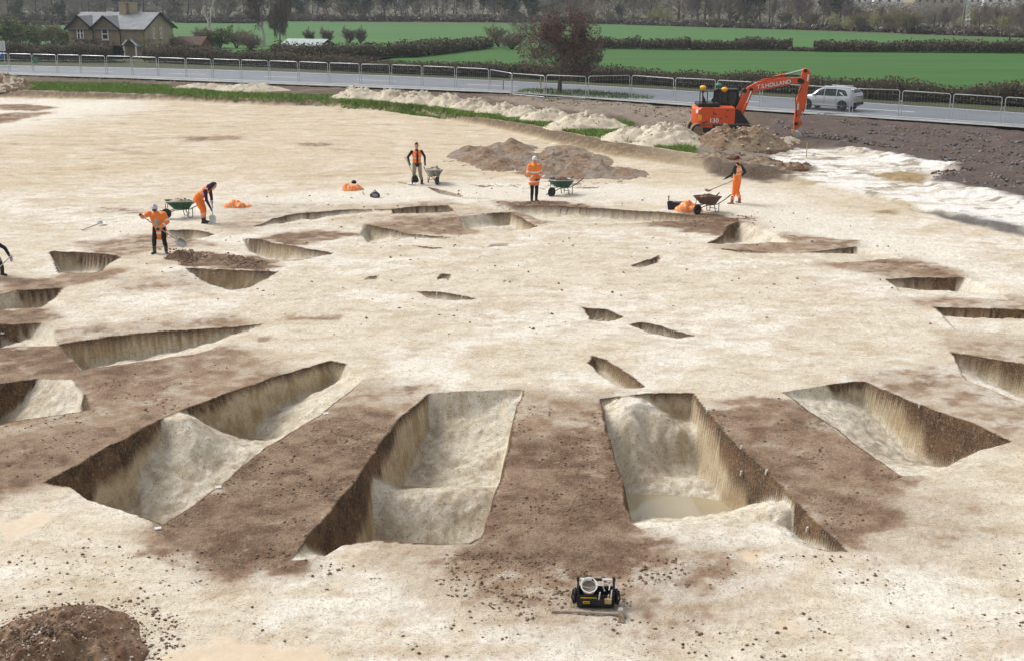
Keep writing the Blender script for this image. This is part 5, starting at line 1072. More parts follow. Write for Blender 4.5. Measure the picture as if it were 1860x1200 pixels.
ram(ep(1457,172), ep(1450,219), .65, YB - .05, .07, 'bucket_ram'); MB().tube([(*ep(1447,160)[:1], YB - .19, ep(0,160)[1]), (*ep(1437,178)[:1], YB - .19, ep(0,178)[1]), (*ep(1441,212)[:1], YB - .17, ep(0,212)[1])], .025, 5).build('hose', M['black'], st)
plate([ep(1437,222),ep(1450,218),ep(1454,223),ep(1446,232),ep(1438,238)], YB - .12, YB + .12, 'coupler', M['orange_dirty'], exo)
bu = empty('bucket', (0, 0, 0)); bu.parent = exo; bo = [ep(1437,236),ep(1447,238),ep(1455,247),ep(1458,258),ep(1452,267),ep(1443,270)]; W2 = .52; s_ = MB(); n = len(bo)
V = [(a, YB - W2, b) for a, b in bo] + [(a, YB + W2, b) for a, b in bo]; s_.add(V, [(i, i + 1, i + 1 + n, i + n) for i in range(n - 1)]); s_.build('bucket_shell', M['buck'], bu)
for y in (YB - W2, YB + W2): plate(bo, y - .02, y + .02, 'bucket_side', M['buck'], bu, False)
for k in range(5): MB().box((bo[-1][0] - .03, YB - W2 + .1 + k * .21, bo[-1][1] - .04), (.06, .07, .16)).build('tooth', M['steel'], bu)
plate([ep(1437,236),ep(1440,240),ep(1447,254),ep(1443,268)], YB - .45, YB + .45, 'soil_in_bucket', M['muddy'], bu, False)
def lettering(txt, size, mat, parent, loc, rot, name='lettering', ext=.004, sx=1.0):
    cu = bpy.data.curves.new(name, 'FONT'); cu.body = txt; cu.size = size; cu.extrude = ext; cu.align_x = 'CENTER'; cu.align_y = 'CENTER'; cu.offset = size * .018
    o = bpy.data.objects.new(name, cu); COL.objects.link(o); dg = bpy.context.evaluated_depsgraph_get(); me = bpy.data.meshes.new_from_object(o.evaluated_get(dg)); bpy.data.objects.remove(o)
    me.materials.clear(); me.materials.append(mat); q = link(name, me, parent); q.location = loc; q.rotation_euler = rot; q.scale = (sx, 1, 1); return q
q0, q1 = ep(1369, 160), ep(1427, 150); ang = math.atan2(q1[1] - q0[1], q1[0] - q0[0]); qc = ((q0[0] + q1[0]) / 2, (q0[1] + q1[1]) / 2)
lettering('T.S.HOLLAND', .30, M['navy'], boom, (qc[0] + .025, YB - .174, qc[1] - .025), (math.pi / 2, -ang, 0)); lettering('T.S.HOLLAND', .30, M['white'], boom, (qc[0], YB - .180, qc[1]), (math.pi / 2, -ang, 0))
q = ep(1291, 216); lettering('130', .32, M['white'], bd, (q[0], -1.232, q[1]), (math.pi / 2, 0, 0), sx=1.1)
MB().box((q[0] - .5, -1.23, q[1] - .1), (.35, .01, .05), RY(-.3)).build('stripe', M['black'], bd)
q = ep(1261, 200); MB().box((xb0 + .16, -1.1, q[1]), (.02, .2, .2), RZ(.5)).build('label', M['white'], cw); q = ep(1267, 211); MB().box((q[0] - .02, -1.20, q[1]), (.18, .06, .3), RZ(-.1)).build('rear_lamp', M['amber'], cw)
# ------------------------------------------------------------------ silver car on the road
cp = G(1507, 199, ZR); cdir = np.array(lerp2(.3)[9]) - np.array(lerp2(.3)[8]); crz = math.atan2(cdir[1], cdir[0]); co_ = empty('silver_car', (float(cp[0]), float(cp[1]), ZR), crz + math.pi, 'silver grey estate car driving along the road behind the fence', 'car'); co_.scale = (.88,) * 3
# local +x is the nose
ST = [(-2.28,.55,.86,.62,.95,.70),(-2.20,.42,1.02,.80,1.25,.74),(-1.95,.30,1.06,.88,1.50,.70),(-1.55,.28,1.06,.90,1.66,.68),(-.6,.28,1.04,.90,1.71,.70),(.25,.28,1.02,.90,1.68,.70),(.55,.28,1.02,.90,1.55,.69),(1.15,.28,1.02,.90,1.10,.78),(1.7,.30,.96,.88,1.03,.74),(2.10,.36,.86,.80,.94,.66),(2.28,.45,.72,.64,.80,.5)]
V = []; F = []; n = 10
for x_, zb, zbelt, hw, zt, tw in ST:
    for s_ in (1, -1):
        r_ = [(hw * .9, zb), (hw, zb + .12), (hw + .02, (zb + zbelt) / 2), (hw, zbelt), (tw, zt)]
        V += [(x_, s_ * a, b) for a, b in (r_ if s_ == 1 else r_[::-1])]
for i in range(len(ST) - 1):
    for j in range(n): F.append((i * n + j, i * n + (j + 1) % n, (i + 1) * n + (j + 1) % n, (i + 1) * n + j))
F += [tuple(range(n)), tuple(range((len(ST) - 1) * n, len(ST) * n))]
cb = MB().add(V, F).build('body', M['car'], co_, True)
def side_y(x_, z): 
    a = np.interp(x_, [s[0] for s in ST], [s[2] for s in ST]); hw = np.interp(x_, [s[0] for s in ST], [s[3] for s in ST]); zt = np.interp(x_, [s[0] for s in ST], [s[4] for s in ST]); tw = np.interp(x_, [s[0] for s in ST], [s[5] for s in ST])
    return hw + (tw - hw) * min(max((z - a) / (zt - a + 1e-6), 0), 1)
for s_ in (1, -1):
    for P in ([(.98,1.06),(.50,1.46),(.12,1.56),(.12,1.06)],[(.06,1.06),(.06,1.57),(-.85,1.58),(-.85,1.06)],[(-.91,1.06),(-.91,1.575),(-1.5,1.50),(-1.78,1.12)]):
        q = [(x_, s_ * (side_y(x_, z) + .012), z) for x_, z in P]; MB().add(q, [(0, 1, 2, 3)]).build('side_window', M['glass'], co_)
    MB().box((-.05, s_ * .925, .40), (2.1, .04, .09)).build('sill', M['chrome'], co_); MB().box((.9, s_ * 1.0, 1.10), (.16, .2, .12), bev=.04).build('mirror', M['car'], co_)
    for x_ in (.05, -.9): MB().box((x_, s_ * .928, .72), (.012, .012, .6)).build('door_gap', M['carblack'], co_)
    for x_ in (-.15, -1.05): MB().box((x_, s_ * .935, .88), (.18, .02, .03)).build('door_handle', M['car'], co_)
    for x_ in (1.42, -1.38):
        MB().lathe([(.40, -.02), (.40, .02)], (x_, s_ * .905, .40), 20, R=RX(math.pi / 2)).build('wheel_arch', M['carblack'], co_)
        wh = empty('wheel', (x_, s_ * .84, .345)); wh.parent = co_
        MB().lathe([(.20, -.11), (.31, -.11), (.345, -.07), (.345, .07), (.31, .11), (.20, .11)], (0, 0, 0), 24, R=RX(math.pi / 2)).build('tyre', M['rubber'], wh, True)
        rm = MB().lathe([(.05, -.06), (.06, .06)], (0, s_ * .06, 0), 10, R=RX(math.pi / 2))
        for k in range(5): rm.box(Matrix.Rotation(k * 1.2566, 3, 'Y') @ Vector((0, s_ * .095, .11)), (.06, .03, .2), Matrix.Rotation(k * 1.2566, 3, 'Y'))
        rm.build('rim', M['rim'], wh)
    MB().box((-2.17, s_ * .62, .98), (.16, .36, .11), bev=.03).build('tail_lamp', M['red'], co_); MB().box((2.12, s_ * .58, .74), (.2, .3, .12), bev=.03).build('headlamp', M['chrome'], co_)
    MB().tube([(.2, s_ * .62, 1.75), (-1.5, s_ * .60, 1.73)], .022, 6).build('roof_rail', M['chrome'], co_)
MB().add([(1.1, -.72, 1.12), (1.1, .72, 1.12), (.6, .62, 1.53), (.6, -.62, 1.53)], [(0, 1, 2, 3)]).build('windscreen', M['glass'], co_).location = (.03, 0, .02)
MB().add([(-2.26, -.66, 1.02), (-2.26, .66, 1.02), (-2.03, .6, 1.46), (-2.03, -.6, 1.46)], [(3, 2, 1, 0)]).build('rear_window', M['glass'], co_).location = (-.02, 0, 0)
MB().box((-2.05, 0, 1.58), (.3, 1.3, .05), bev=.02).build('spoiler', M['car'], co_); MB().box((-2.26, 0, .55), (.12, 1.5, .22), bev=.04).build('rear_bumper', M['carblack'], co_); MB().box((2.22, 0, .5), (.14, 1.4, .24), bev=.04).build('front_bumper', M['carblack'], co_)
MB().box((-2.31, 0, .80), (.03, .5, .11)).build('number_plate', M['yellow'], co_)
# ------------------------------------------------------------------ wheelbarrows
def barrow(loc, rz, mat, label, tub='tube_dark', load=None, load_label='', scale=1.0):
    """wheel towards +x, handles towards -x"""
    o = empty('wheelbarrow', loc, rz, label, 'wheelbarrow', 'wheelbarrows at the dig'); o.scale = (scale,) * 3; t = MB()
    top = [(.62,-.22,.66),(.62,.22,.66),(.45,.32,.65),(-.30,.34,.60),(-.38,.28,.60),(-.38,-.28,.60),(-.30,-.34,.60),(.45,-.32,.65)]; bot = [(.32,-.13,.36),(.32,.13,.36),(.25,.17,.34),(-.18,.18,.33),(-.22,.15,.33),(-.22,-.15,.33),(-.18,-.18,.33),(.25,-.17,.34)]; n = 8
    inn = [(a * .96, b * .95, c - .0) for a, b, c in top]; inb = [(a * .96, b * .95, c + .02) for a, b, c in bot]
    F = [(i, (i + 1) % n, n + (i + 1) % n, n + i) for i in range(n)]; t.add(top + bot, F + [tuple(range(n, 2 * n))]); t.add(inn + inb, [f[::-1] for f in F] + [tuple(range(n, 2 * n))[::-1]]); t.add(top + inn, F)
    tr = t.build('tray', mat, o); MB().tube(top + [top[0]], .016, 6).build('rim', M['steel'] if mat != M['barrow_brown'] else mat, tr)
    for s_ in (-1, 1):
        MB().tube([(.62, s_ * .08, .20), (.30, s_ * .12, .31), (-.25, s_ * .20, .32), (-.62, s_ * .28, .50), (-.80, s_ * .29, .60)], .017, 8).build('frame_tube', M[tub], o, True)
        MB().tube([(-.70, s_ * .285, .545), (-.86, s_ * .29, .63)], .022, 8).build('handle_grip', M['rubber'], o)
        MB().tube([(-.08, s_ * .19, .31), (-.14, s_ * .22, .05), (-.20, s_ * .225, .015), (-.30, s_ * .225, .03), (-.32, s_ * .21, .36)], .015, 7).build('leg', M[tub], o, True)
        MB().tube([(.62, s_ * .08, .20), (.55, s_ * .12, .55)], .013, 6).build('stay', M[tub], o)
    MB().tube([(-.22, -.22, .16), (-.22, .22, .16)], .012, 6).build('brace', M[tub], o); MB().tube([(.62, -.08, .20), (.80, -.1, .10), (.80, .1, .10), (.62, .08, .20)], .013, 6).build('front_hoop', M[tub], o)
    wh = empty('wheel', (.60, 0, .19)); wh.parent = o; MB().lathe([(.11, -.04), (.165, -.045), (.19, -.02), (.19, .02), (.165, .045), (.11, .04)], (0, 0, 0), 20, R=RX(math.pi / 2)).build('tyre', M['rubber'], wh, True); MB().lathe([(.10, -.02), (.03, -.05), (.03, .05), (.10, .02)], (0, 0, 0), 14, R=RX(math.pi / 2)).build('hub', M[tub], wh)
    if load:
        h = heap('barrow_load', None, .42, .26, .17, [M[load[0]], M[load[1]]], load_label, 'soil', 'loads in the wheelbarrows', seed=int(abs(loc[0]) * 9) + 2, rough=.3, nr=12, na=28, lumps=70, lump_mat=list(load)); h.location = Vector(loc) + RZ(rz) @ Vector((.10 * scale, 0, .58 * scale)); h.rotation_euler = (0, 0, rz); h.scale = (scale,) * 3
    return o
p = spot(332, 396); barrow(p, math.radians(212), M['barrow_green'], 'green wheelbarrow full of pale spoil between the two left diggers', load=('chalk','soil'), load_label='pale chalky spoil filling the green barrow at left', scale=1.02)
p = spot(789, 333); barrow(p, math.radians(-76), M['barrow_grey'], 'grey wheelbarrow seen end-on beside the worker in khaki trousers', load=('chalk','soil'), load_label='grey spoil in the barrow beside the worker in khaki trousers', tub='tube_dark', scale=1.02)
p = spot(1022, 368); b3 = barrow(p, math.radians(222), M['barrow_green'], 'dark green wheelbarrow with a shovel upright in it by the white-hatted worker', load=('soil_dark','soil'), load_label='dark brown soil filling the dark green barrow', scale=1.05)
p = spot(1287, 386); b4 = barrow(p, math.radians(218), M['barrow_brown'], 'rusty brown wheelbarrow in front of the worker in the maroon hat', load=('soil','soil_dark'), load_label='brown soil heaped in the rusty barrow', tub='black', scale=1.02)
# ------------------------------------------------------------------ shovels, mattock and other tools
def shovel(a, b, label, blade='steel', shaft='wood_grey', group='digging tools', face=None, cat='shovel'):
    """handle end a, blade tip b"""
    a, b = Vector(a), Vector(b); d = (b - a).normalized(); o = empty('shovel', a, 0, label, cat, group); L = (b - a).length
    f = Vector(face) if face else Vector((0, -1, .3)); s_ = d.cross(f).normalized(); f = s_.cross(d).normalized()
    MB().tube([Vector((0, 0, 0)), d * (L - .30)], .018, 8).build('shaft', M[shaft], o, True)
    MB().tube([d * .10 * 0 + s_ * .06, -s_ * .06], .016, 6).build('handle', M[shaft], o)
    q = MB(); c = d * (L - .30); V = []
    for t, w, k in ((0, .085, .0), (.05, .12, .02), (.2, .12, .025), (.28, .10, .01), (.31, .04, 0)):
        V += [c + d * t - s_ * w + f * .03, c + d * t - s_ * w * .4 - f * (k - .0), c + d * t + s_ * w * .4 - f * k, c + d * t + s_ * w + f * .03]
    F = [(i * 4 + j, i * 4 + j + 1, i * 4 + j + 5, i * 4 + j + 4) for i in range(4) for j in range(3)]; q.add(V, F); q.add([v + f * .006 for v in V], [x_[::-1] for x_ in F]); q.build('blade', M[blade], o, True)
    MB().tube([d * (L - .42), d * (L - .26)], [.02, .024], 8).build('socket', M[blade], o); return o
def lay(px0, py0, px1, py1, z0=.03, z1=.04): a, b = spot(px0, py0), spot(px1, py1); return a + Vector((0, 0, z0 + .03)), b + Vector((0, 0, z1 + .03))
shovel(*lay(150, 419, 188, 407, .04, .08), 'long-handled shovel lying flat on the chalk left of the diggers', face=(0, -.3, 1))
shovel(*lay(724, 333, 751, 338, .05, .03), 'shovel lying on the ground at the feet of the worker in khaki', blade='white', face=(0, -.3, 1))
pb = b3.location; shovel(pb + Vector((-.52, .05, 1.20)), pb + Vector((-.40, 0, .45)), 'shovel standing upright in the dark green wheelbarrow', shaft='wood_grey')
# mattock in the foreground
a_, b_2 = G(1002, 1113), G(1128, 1118); mo = empty('mattock', (float(a_[0]), float(a_[1]), .035), math.atan2(b_2[1] - a_[1], b_2[0] - a_[0]), 'mattock with long wooden handle lying in front of the tool bag', 'mattock', 'digging tools'); Lm = float(np.hypot(*(b_2 - a_)))
hm_ = []; rr_ = []
for t in np.linspace(0, 1, 12): hm_.append((t * Lm, .008 * math.sin(t * 5), .0)); rr_.append(.019 + .004 * (t > .85) + .003 * (t < .08))
MB().tube(hm_, rr_, 10).build('handle', M['wood_grey'], mo, True)
hd = MB(); cur = [(-.20, -.03), (-.14, -.005), (-.05, .012), (0, .02), (.06, .015), (.12, .005)]; wd = [.045, .035, .026, .03, .02, .012]; th_ = [.006, .009, .014, .02, .016, .01]; V = []
for (y, z), w_, t in zip(cur, wd, th_): V += [(Lm - w_, y, z - t), (Lm + w_, y, z - t), (Lm + w_, y, z + t), (Lm - w_, y, z + t)]
hd.add(V, [(i * 4 + j, i * 4 + (j + 1) % 4, i * 4 + 4 + (j + 1) % 4, i * 4 + 4 + j) for i in range(5) for j in range(4)] + [(0, 1, 2, 3), (20, 21, 22, 23)]); M['mattock_steel'] = material('mattock_steel', (.20,.15,.10), .6, .4, 20, metal=.3); hd.build('head', M['mattock_steel'], mo)
MB().box((Lm - .005, .05, .035), (.07, .09, .035), bev=.01).build('head_collar', M['buck'], mo)
# tool bag
tp = G(1083, 1104); to = empty('tool_bag', (float(tp[0]), float(tp[1]) + .14, .0), math.radians(-3), 'black open tool bag with yellow label and white bucket inside, in foreground', 'tool bag')
def shellbox(w0, d0, w1, d1, z0, z1, th=.012):
    V = [(-w0,-d0,z0),(w0,-d0,z0),(w0,d0,z0),(-w0,d0,z0),(-w1,-d1,z1),(w1,-d1,z1),(w1,d1,z1),(-w1,d1,z1)]; V += [(a - math.copysign(th, a), b - math.copysign(th, b), c + (th if c == z0 else 0)) for a, b, c in V]
    return V, [(0,1,5,4),(1,2,6,5),(2,3,7,6),(3,0,4,7),(3,2,1,0),(12,13,9,8),(13,14,10,9),(14,15,11,10),(15,12,8,11),(8,9,10,11),(4,5,13,12),(5,6,14,13),(6,7,15,14),(7,4,12,15)]
MB().add(*shellbox(.235,.125,.25,.145,.02,.20)).build('body', M['bag'], to); MB().box((0, 0, .015), (.5, .28, .03), bev=.012).build('base', M['rubber'], to)
for s_ in (-1, 1):
    MB().prism([(-.13,.05),(.13,.05),(.145,.21),(.10,.30),(.04,.36),(-.04,.36),(-.10,.30),(-.145,.21)], s_ * .245 - .014, s_ * .245 + .014, f=lambda p: Vector((p.y, p.x, p.z))).build('end_panel', M['bag'], to)
    MB().box((s_ * .285, -.02, .13), (.05, .17, .18), bev=.02).build('end_pocket', M['bag'], to); MB().tube([(s_ * .30, -.12, .05), (s_ * .33, -.10, .14), (s_ * .31, -.06, .24)], .012, 6).build('strap', M['black'], to)
    MB().tube([(s_ * .245, 0, .34), (s_ * .245, 0, .40)], .022, 8).build('handle_post', M['black'], to)
MB().tube([(-.245, 0, .365), (.245, 0, .365)], .016, 10).build('carry_bar', M['white'], to, True); MB().tube([(-.06, 0, .365), (.08, 0, .365)], .022, 10).build('grip', M['black'], to, True)
MB().box((0, -.155, .10), (.44, .03, .12), bev=.012).build('front_pocket', M['bag'], to); MB().box((-.13, -.173, .105), (.09, .005, .032)).build('yellow_label', M['yellow'], to); MB().box((-.10, -.155, .165), (.22, .012, .008)).build('yellow_piping', M['yellow'], to)
MB().box((-.13, -.1765, .105), (.07, .002, .010)).build('label_mark', M['black'], to)
for x_, m_, h_ in ((.04,'chrome',.09),(.16,'wood',.06),(.20,'chrome',.13)): MB().tube([(x_, -.16, .14), (x_ + .015, -.15, .16 + h_)], .012, 8).build('hand_tool', M[m_], to)
MB().tube([(.12,-.06,.22),(.10,-.02,.27),(.14,.03,.28),(.19,.0,.26),(.18,-.05,.23)], .011, 6).build('hand_tool', M['steel'], to)
MB().prism([(.12,.10),(.21,.10),(.215,.17),(.115,.17)], -.20, -.165).build('tool_pouch', M['wood'], to)
bk = empty('white_bucket', to.location + Vector((-.10, .0, .22)), 0, 'small white plastic bucket tipped inside the tool bag', 'bucket'); Rb = RX(math.radians(38))
MB().add(*(lambda V, F: ([Rb @ Vector(v) for v in V], F))(*(lambda n: ([(r * math.cos(6.283 * k / n), r * math.sin(6.283 * k / n), z) for r, z in ((.085,-.05),(.11,.12),(.118,.125),(.118,.135),(.104,.135),(.078,-.04)) for k in range(n)], [(i * n + k, i * n + (k + 1) % n, (i + 1) * n + (k + 1) % n, (i + 1) * n + k) for i in range(5) for k in range(n)] + [tuple(range(n))[::-1], tuple(range(5 * n, 6 * n))]))(24))).build('tub', M['white'], bk, True)
MB().lathe([(.094, 0), (.094, .01)], Rb @ Vector((0, 0, .06)), 20, R=Rb).build('contents', M['clod_grey'], bk)
MB().tube([Rb @ Vector(p) for p in [(-.118,0,.13),(-.09,-.04,.17),(0,-.07,.19),(.09,-.04,.17),(.118,0,.13)]], .004, 6).build('wire_handle', M['steel'], bk)
# ------------------------------------------------------------------ cast-off clothing, bags, crate
def cloth_pile(px, py, w, d, h, label, seed, stripes=True):
    p = spot(px, py); R = random.Random(seed); n = 46; V = []; F = []
    gx, gy = np.meshgrid(np.linspace(-1, 1, n), np.linspace(-1, 1, n), indexing='ij'); r = np.hypot(gx, gy) * (.72 + .6 * fbm(gx / (np.hypot(gx, gy) + .15) * .9 + seed, gy / (np.hypot(gx, gy) + .15) * .9, 2, seed))
    z = (1 - np.clip(r, 0, 1) ** 2.5) ** .55 * h * (.25 + .75 * vnoise(gx * 1.9 + seed * 3.3, gy * 1.9 + seed, seed) + .55 * np.abs(vnoise(gx * 4 + gy * 2.5, gy * 3.0 - gx + seed, seed + 2) - .5)) + .02
    keep = (r < 1.0); x_ = gx * w; y_ = gy * d; z = np.where(keep, z, -.02)
    i, j = np.meshgrid(np.arange(n - 1), np.arange(n - 1), indexing='ij'); a = (i * n + j).ravel(); F = np.stack([a, a + n, a + n + 1, a + 1], 1); K_ = keep.ravel()[F].any(1); F = F[K_]
    u = (gx * 1.0 + .35 * gy + .25 * fbm(gx * 2, gy * 2, 2, seed)).ravel()[F].mean(1); mi = np.where((np.abs((u * 2.2 + seed * .37) % 1.0 - .5) < .09) if stripes else np.zeros(len(u), bool), 1, 0)
    o = np_mesh('discarded_jacket', np.stack([x_.ravel(), y_.ravel(), z.ravel()], 1), F, [M['hi_orange_b'], M['reflect_dim']], mi=mi, smooth=True); o.location = p + Vector((0, d * .6, 0)); tag(o, label, 'jacket', 'orange high-visibility clothing left on the ground'); return o
cloth_pile(636, 347, .50, .42, .34, 'crumpled orange jacket on the chalk left of the black bag', 3)
cloth_pile(424, 377, .44, .40, .26, 'crumpled orange jacket with sleeve stretched out right of the bending digger', 5); cloth_pile(446, 376, .22, .2, .1, 'orange trouser leg trailing beside the crumpled jacket by the bending digger', 8)
cloth_pile(1248, 385, .46, .42, .40, 'tall heap of orange striped clothing beside the black crate', 11); cloth_pile(1266, 386, .26, .26, .16, 'flat orange garment between the clothing heap and rusty barrow', 13)
def blob(name, px, py, r, mat, label, cat, seed, lift=.5, sq=(1, 1, .8)):
    bm = bmesh.new(); bmesh.ops.create_icosphere(bm, subdivisions=4, radius=1); 
    for v in bm.verts: k = 1 + .35 * (float(fbm(np.array([v.co.x * 1.3 + seed]), np.array([v.co.y * 1.3 + v.co.z]), 3, seed)[0]) - .5); v.co = Vector((v.co.x * sq[0] * r * k, v.co.y * sq[1] * r * k, max(v.co.z, -.6) * sq[2] * r * k))
    me = bpy.data.meshes.new(name); bm.to_mesh(me); bm.free(); me.materials.append(mat); me.polygons.foreach_set('use_smooth', [True] * len(me.polygons)); o = link(name, me); o.location = spot(px, py) + Vector((0, 0, r * lift)); return tag(o, label, cat)
bb = blob('black_bag', 681, 359, .20, M['bag'], 'small black bag lying on the chalk right of the orange jacket', 'bag', 4); MB().tube([(-.05, 0, .14), (0, -.02, .23), (.08, 0, .13)], .02, 6).build('strap', M['black'], bb); MB().box((.03, -.19, .03), (.2, .03, .12), bev=.012).build('pocket', M['slate'], bb)
blob('white_bag', 629, 343, .15, M['white_cloth'], 'white bundle behind the crumpled orange jacket', 'bag', 6, .4); blob('dark_hat', 643, 340, .11, M['black_cloth'], 'dark hat lying on top of the orange jacket', 'hat', 7, 2.2)
cp_ = spot(1226, 382); co2 = empty('black_crate', cp_, math.radians(-12), 'open black plastic crate beside the heap of orange clothing', 'crate'); MB().add(*shellbox(.25,.17,.29,.20,.0,.30)).build('crate_body', M['bag'], co2); MB().tube([(-.29,-.20,.30),(.29,-.20,.30),(.29,.20,.30),(-.29,.20,.30),(-.29,-.20,.30)], .014, 6).build('rim', M['black'], co2)
for k in range(3): MB().box((-.05 + .1 * k, .02, .27), (.10, .14, .12), RZ(.5 * k), bev=.01).build('contents', M['slate'], co2)
tag(MB().box((0, 0, .09), (.05, .05, .2)).box((0, 0, .2), (.09, .09, .04)).build('small_flask', M['wood'], None), 'small upright flask left of the black crate', 'flask'); bpy.data.objects['small_flask'].location = spot(1214, 378)
def stake(px, pyb, pyt, label, r=.022):
    p = spot(px, pyb); h = (pyb - pyt) * p.y / FPX; o = MB().tube([(0, 0, -.05), (.01, 0, h * .92), (.01, 0, h)], [r, r, r * .5], 6).build('wooden_stake', M['wood']); o.location = p; tag(o, label, 'stake', 'wooden marker stakes')
stake(1172, 209, 187, 'short pale wooden stake in the mud left of the excavator'); stake(1464, 290, 258, 'tall pale wooden stake on the white chalk by the bucket'); stake(914, 165, 144, 'grey wooden post at the fence left of the russet tree', .05); stake(982, 168, 140, 'thin post under the russet tree beside its trunk', .05)
# ------------------------------------------------------------------ white labels pinned in the sections
for px, py, lab in ((1287,747,'uppermost white card pinned in the long right-hand section of the wet trench'),(1349,813,'second white card down the long right-hand section of the wet trench'),(1395,857,'third white card on the dark part of the wet trench section'),(1349,859,'lower white card below the other cards in the wet trench section'),(1469,961,'lone white card in the small dark triangle of the wet trench'),(1672,736,'white card pinned in the right trench section below the baulk edge')):
    q = hit(px, py); o = MB().box((0, 0, 0), (.016, .055, .085)).build('section_card', M['tag_white']); o.location = q + Vector((-.035, -.03, .02)); o.rotation_euler = (0, .1, math.radians(-38)); tag(o, lab, 'label card', 'white cards pinned in the trench sections')
for px, py, lab in ((592,752,'white card at the top left edge of the dark baulk'),(397,886,'white card half way down the left edge of the dark baulk'),(287,961,'white card at the lower left corner of the dark baulk'),(5,606,'white card in the dark pit at the left edge')):
    q = hit(px, py); o = MB().box((0, 0, .02), (.10, .045, .03), RX(.5)).build('section_card', M['tag_white']); o.location = q; o.rotation_euler = (0, 0, .4); tag(o, lab, 'label card', 'white cards pinned in the trench sections')
# ------------------------------------------------------------------ loose crumbs of soil and chalk over the surface
def crumbs(polys, n, smin, smax, mats, name):
    Q = [in_poly_points([G(*p) for p in P], k) for P, k in zip(polys, n)]; q = np.concatenate(Q); z, d = ground_eval(q[:, 0].copy(), q[:, 1].copy(), False); k = (d <= .001) & (RNG.random(len(q)) < sstep(.42, .62, fbm(q[:, 0] * 1.5, q[:, 1] * 1.5, 3, 95)) * 1.2); q = q[k]; z = z[k]
    s = smin + (smax - smin) * RNG.random(len(q)) ** 3; tag(lump(np.stack([q[:, 0], q[:, 1], z + s * .2], 1), s, mats, name), 'loose soil crumbs scattered over the trampled ground', 'soil crumbs')
crumbs([[(600,755),(722,768),(640,880),(528,1014),(310,1000),(296,958),(480,812)],[(940,720),(1103,740),(1147,950),(1130,1030),(900,1020),(868,988),(915,850)],[(1280,745),(1420,722),(1642,868),(1600,930),(1535,990),(1330,798)],[(0,960),(600,1020),(1860,1000),(1860,1198),(0,1198)],[(760,1000),(1240,1010),(1260,1130),(1000,1140),(800,1080)],[(150,690),(430,640),(390,724),(80,875),(-80,915),(0,772)],[(200,1080),(330,1110),(320,1198),(180,1198)]], [1600,1700,900,2600,1500,900,500], .006, .034, ['soil_dark','soil','clod_grey','soil'], 'soil_crumbs')
crumbs([[(300,452),(420,462),(506,481),(490,490),(330,482)],[(900,362),(1060,374),(1000,384),(905,380)],[(1180,385),(1380,395),(1370,412),(1180,405)],[(100,380),(900,330),(1600,400),(1700,600),(300,620)]], [700,400,350,900], .02, .06, ['soil_dark','clod_grey','soil'], 'soil_crumbs')
crumbs([[(1440,252),(1560,270),(1752,304),(1690,320),(1700,338),(1860,362),(1860,345),(1760,318),(1640,276),(1460,246)],[(1470,206),(1860,236),(1860,246),(1480,216)],[(1390,225),(1450,250),(1560,268),(1440,258)],[(1500,230),(1860,260),(1860,330),(1600,262)]], [2200,900,700,2600], .03, .11, ['clod_grey','black','slate','soil_dark'], 'stone_rubble')
crumbs([[(1130,205),(1250,200),(1440,262),(1400,300),(1300,305),(1180,240)],[(860,176),(1130,186),(1240,200),(1060,208)],[(0,140),(480,155),(900,175),(900,185),(480,165),(0,150)]], [1500,1200,1500], .03, .12, ['soil_dark','muddy','clod_grey','chalk'], 'mud_clods')
# ================================================================== PEOPLE
def ring_loft(P, rs, rf, side, n=12):
    """closed tube with elliptical rings and rounded ends"""
    P = [Vector(p) for p in P]; side = Vector(side); rs = list(rs); rf = list(rf)
    a0 = (P[0] - P[1]).normalized(); a1 = (P[-1] - P[-2]).normalized()
    P = [P[0] + a0 * rf[0] * .75, P[0] + a0 * rf[0] * .45] + P + [P[-1] + a1 * rf[-1] * .45, P[-1] + a1 * rf[-1] * .75]
    rs = [rs[0] * .3, rs[0] * .78] + rs + [rs[-1] * .78, rs[-1] * .3]; rf = [rf[0] * .3, rf[0] * .78] + rf + [rf[-1] * .78, rf[-1] * .3]
    V = []; F = []; m = len(P)
    for i, p in enumerate(P):
        t = (P[min(i + 1, m - 1)] - P[max(i - 1, 0)]).normalized(); s = side - t * side.dot(t)
        if s.length < 1e-4: s = t.orthogonal()
        s.normalize(); f = t.cross(s)
        for k in range(n): a = 2 * math.pi * k / n; V.append(p + s * math.cos(a) * rs[i] + f * math.sin(a) * rf[i])
    for i in range(m - 1):
        for k in range(n): F.append((i * n + k, i * n + (k + 1) % n, (i + 1) * n + (k + 1) % n, (i + 1) * n + k))
    F += [tuple(range(n))[::-1], tuple((m - 1) * n + k for k in range(n))]
    return V, F
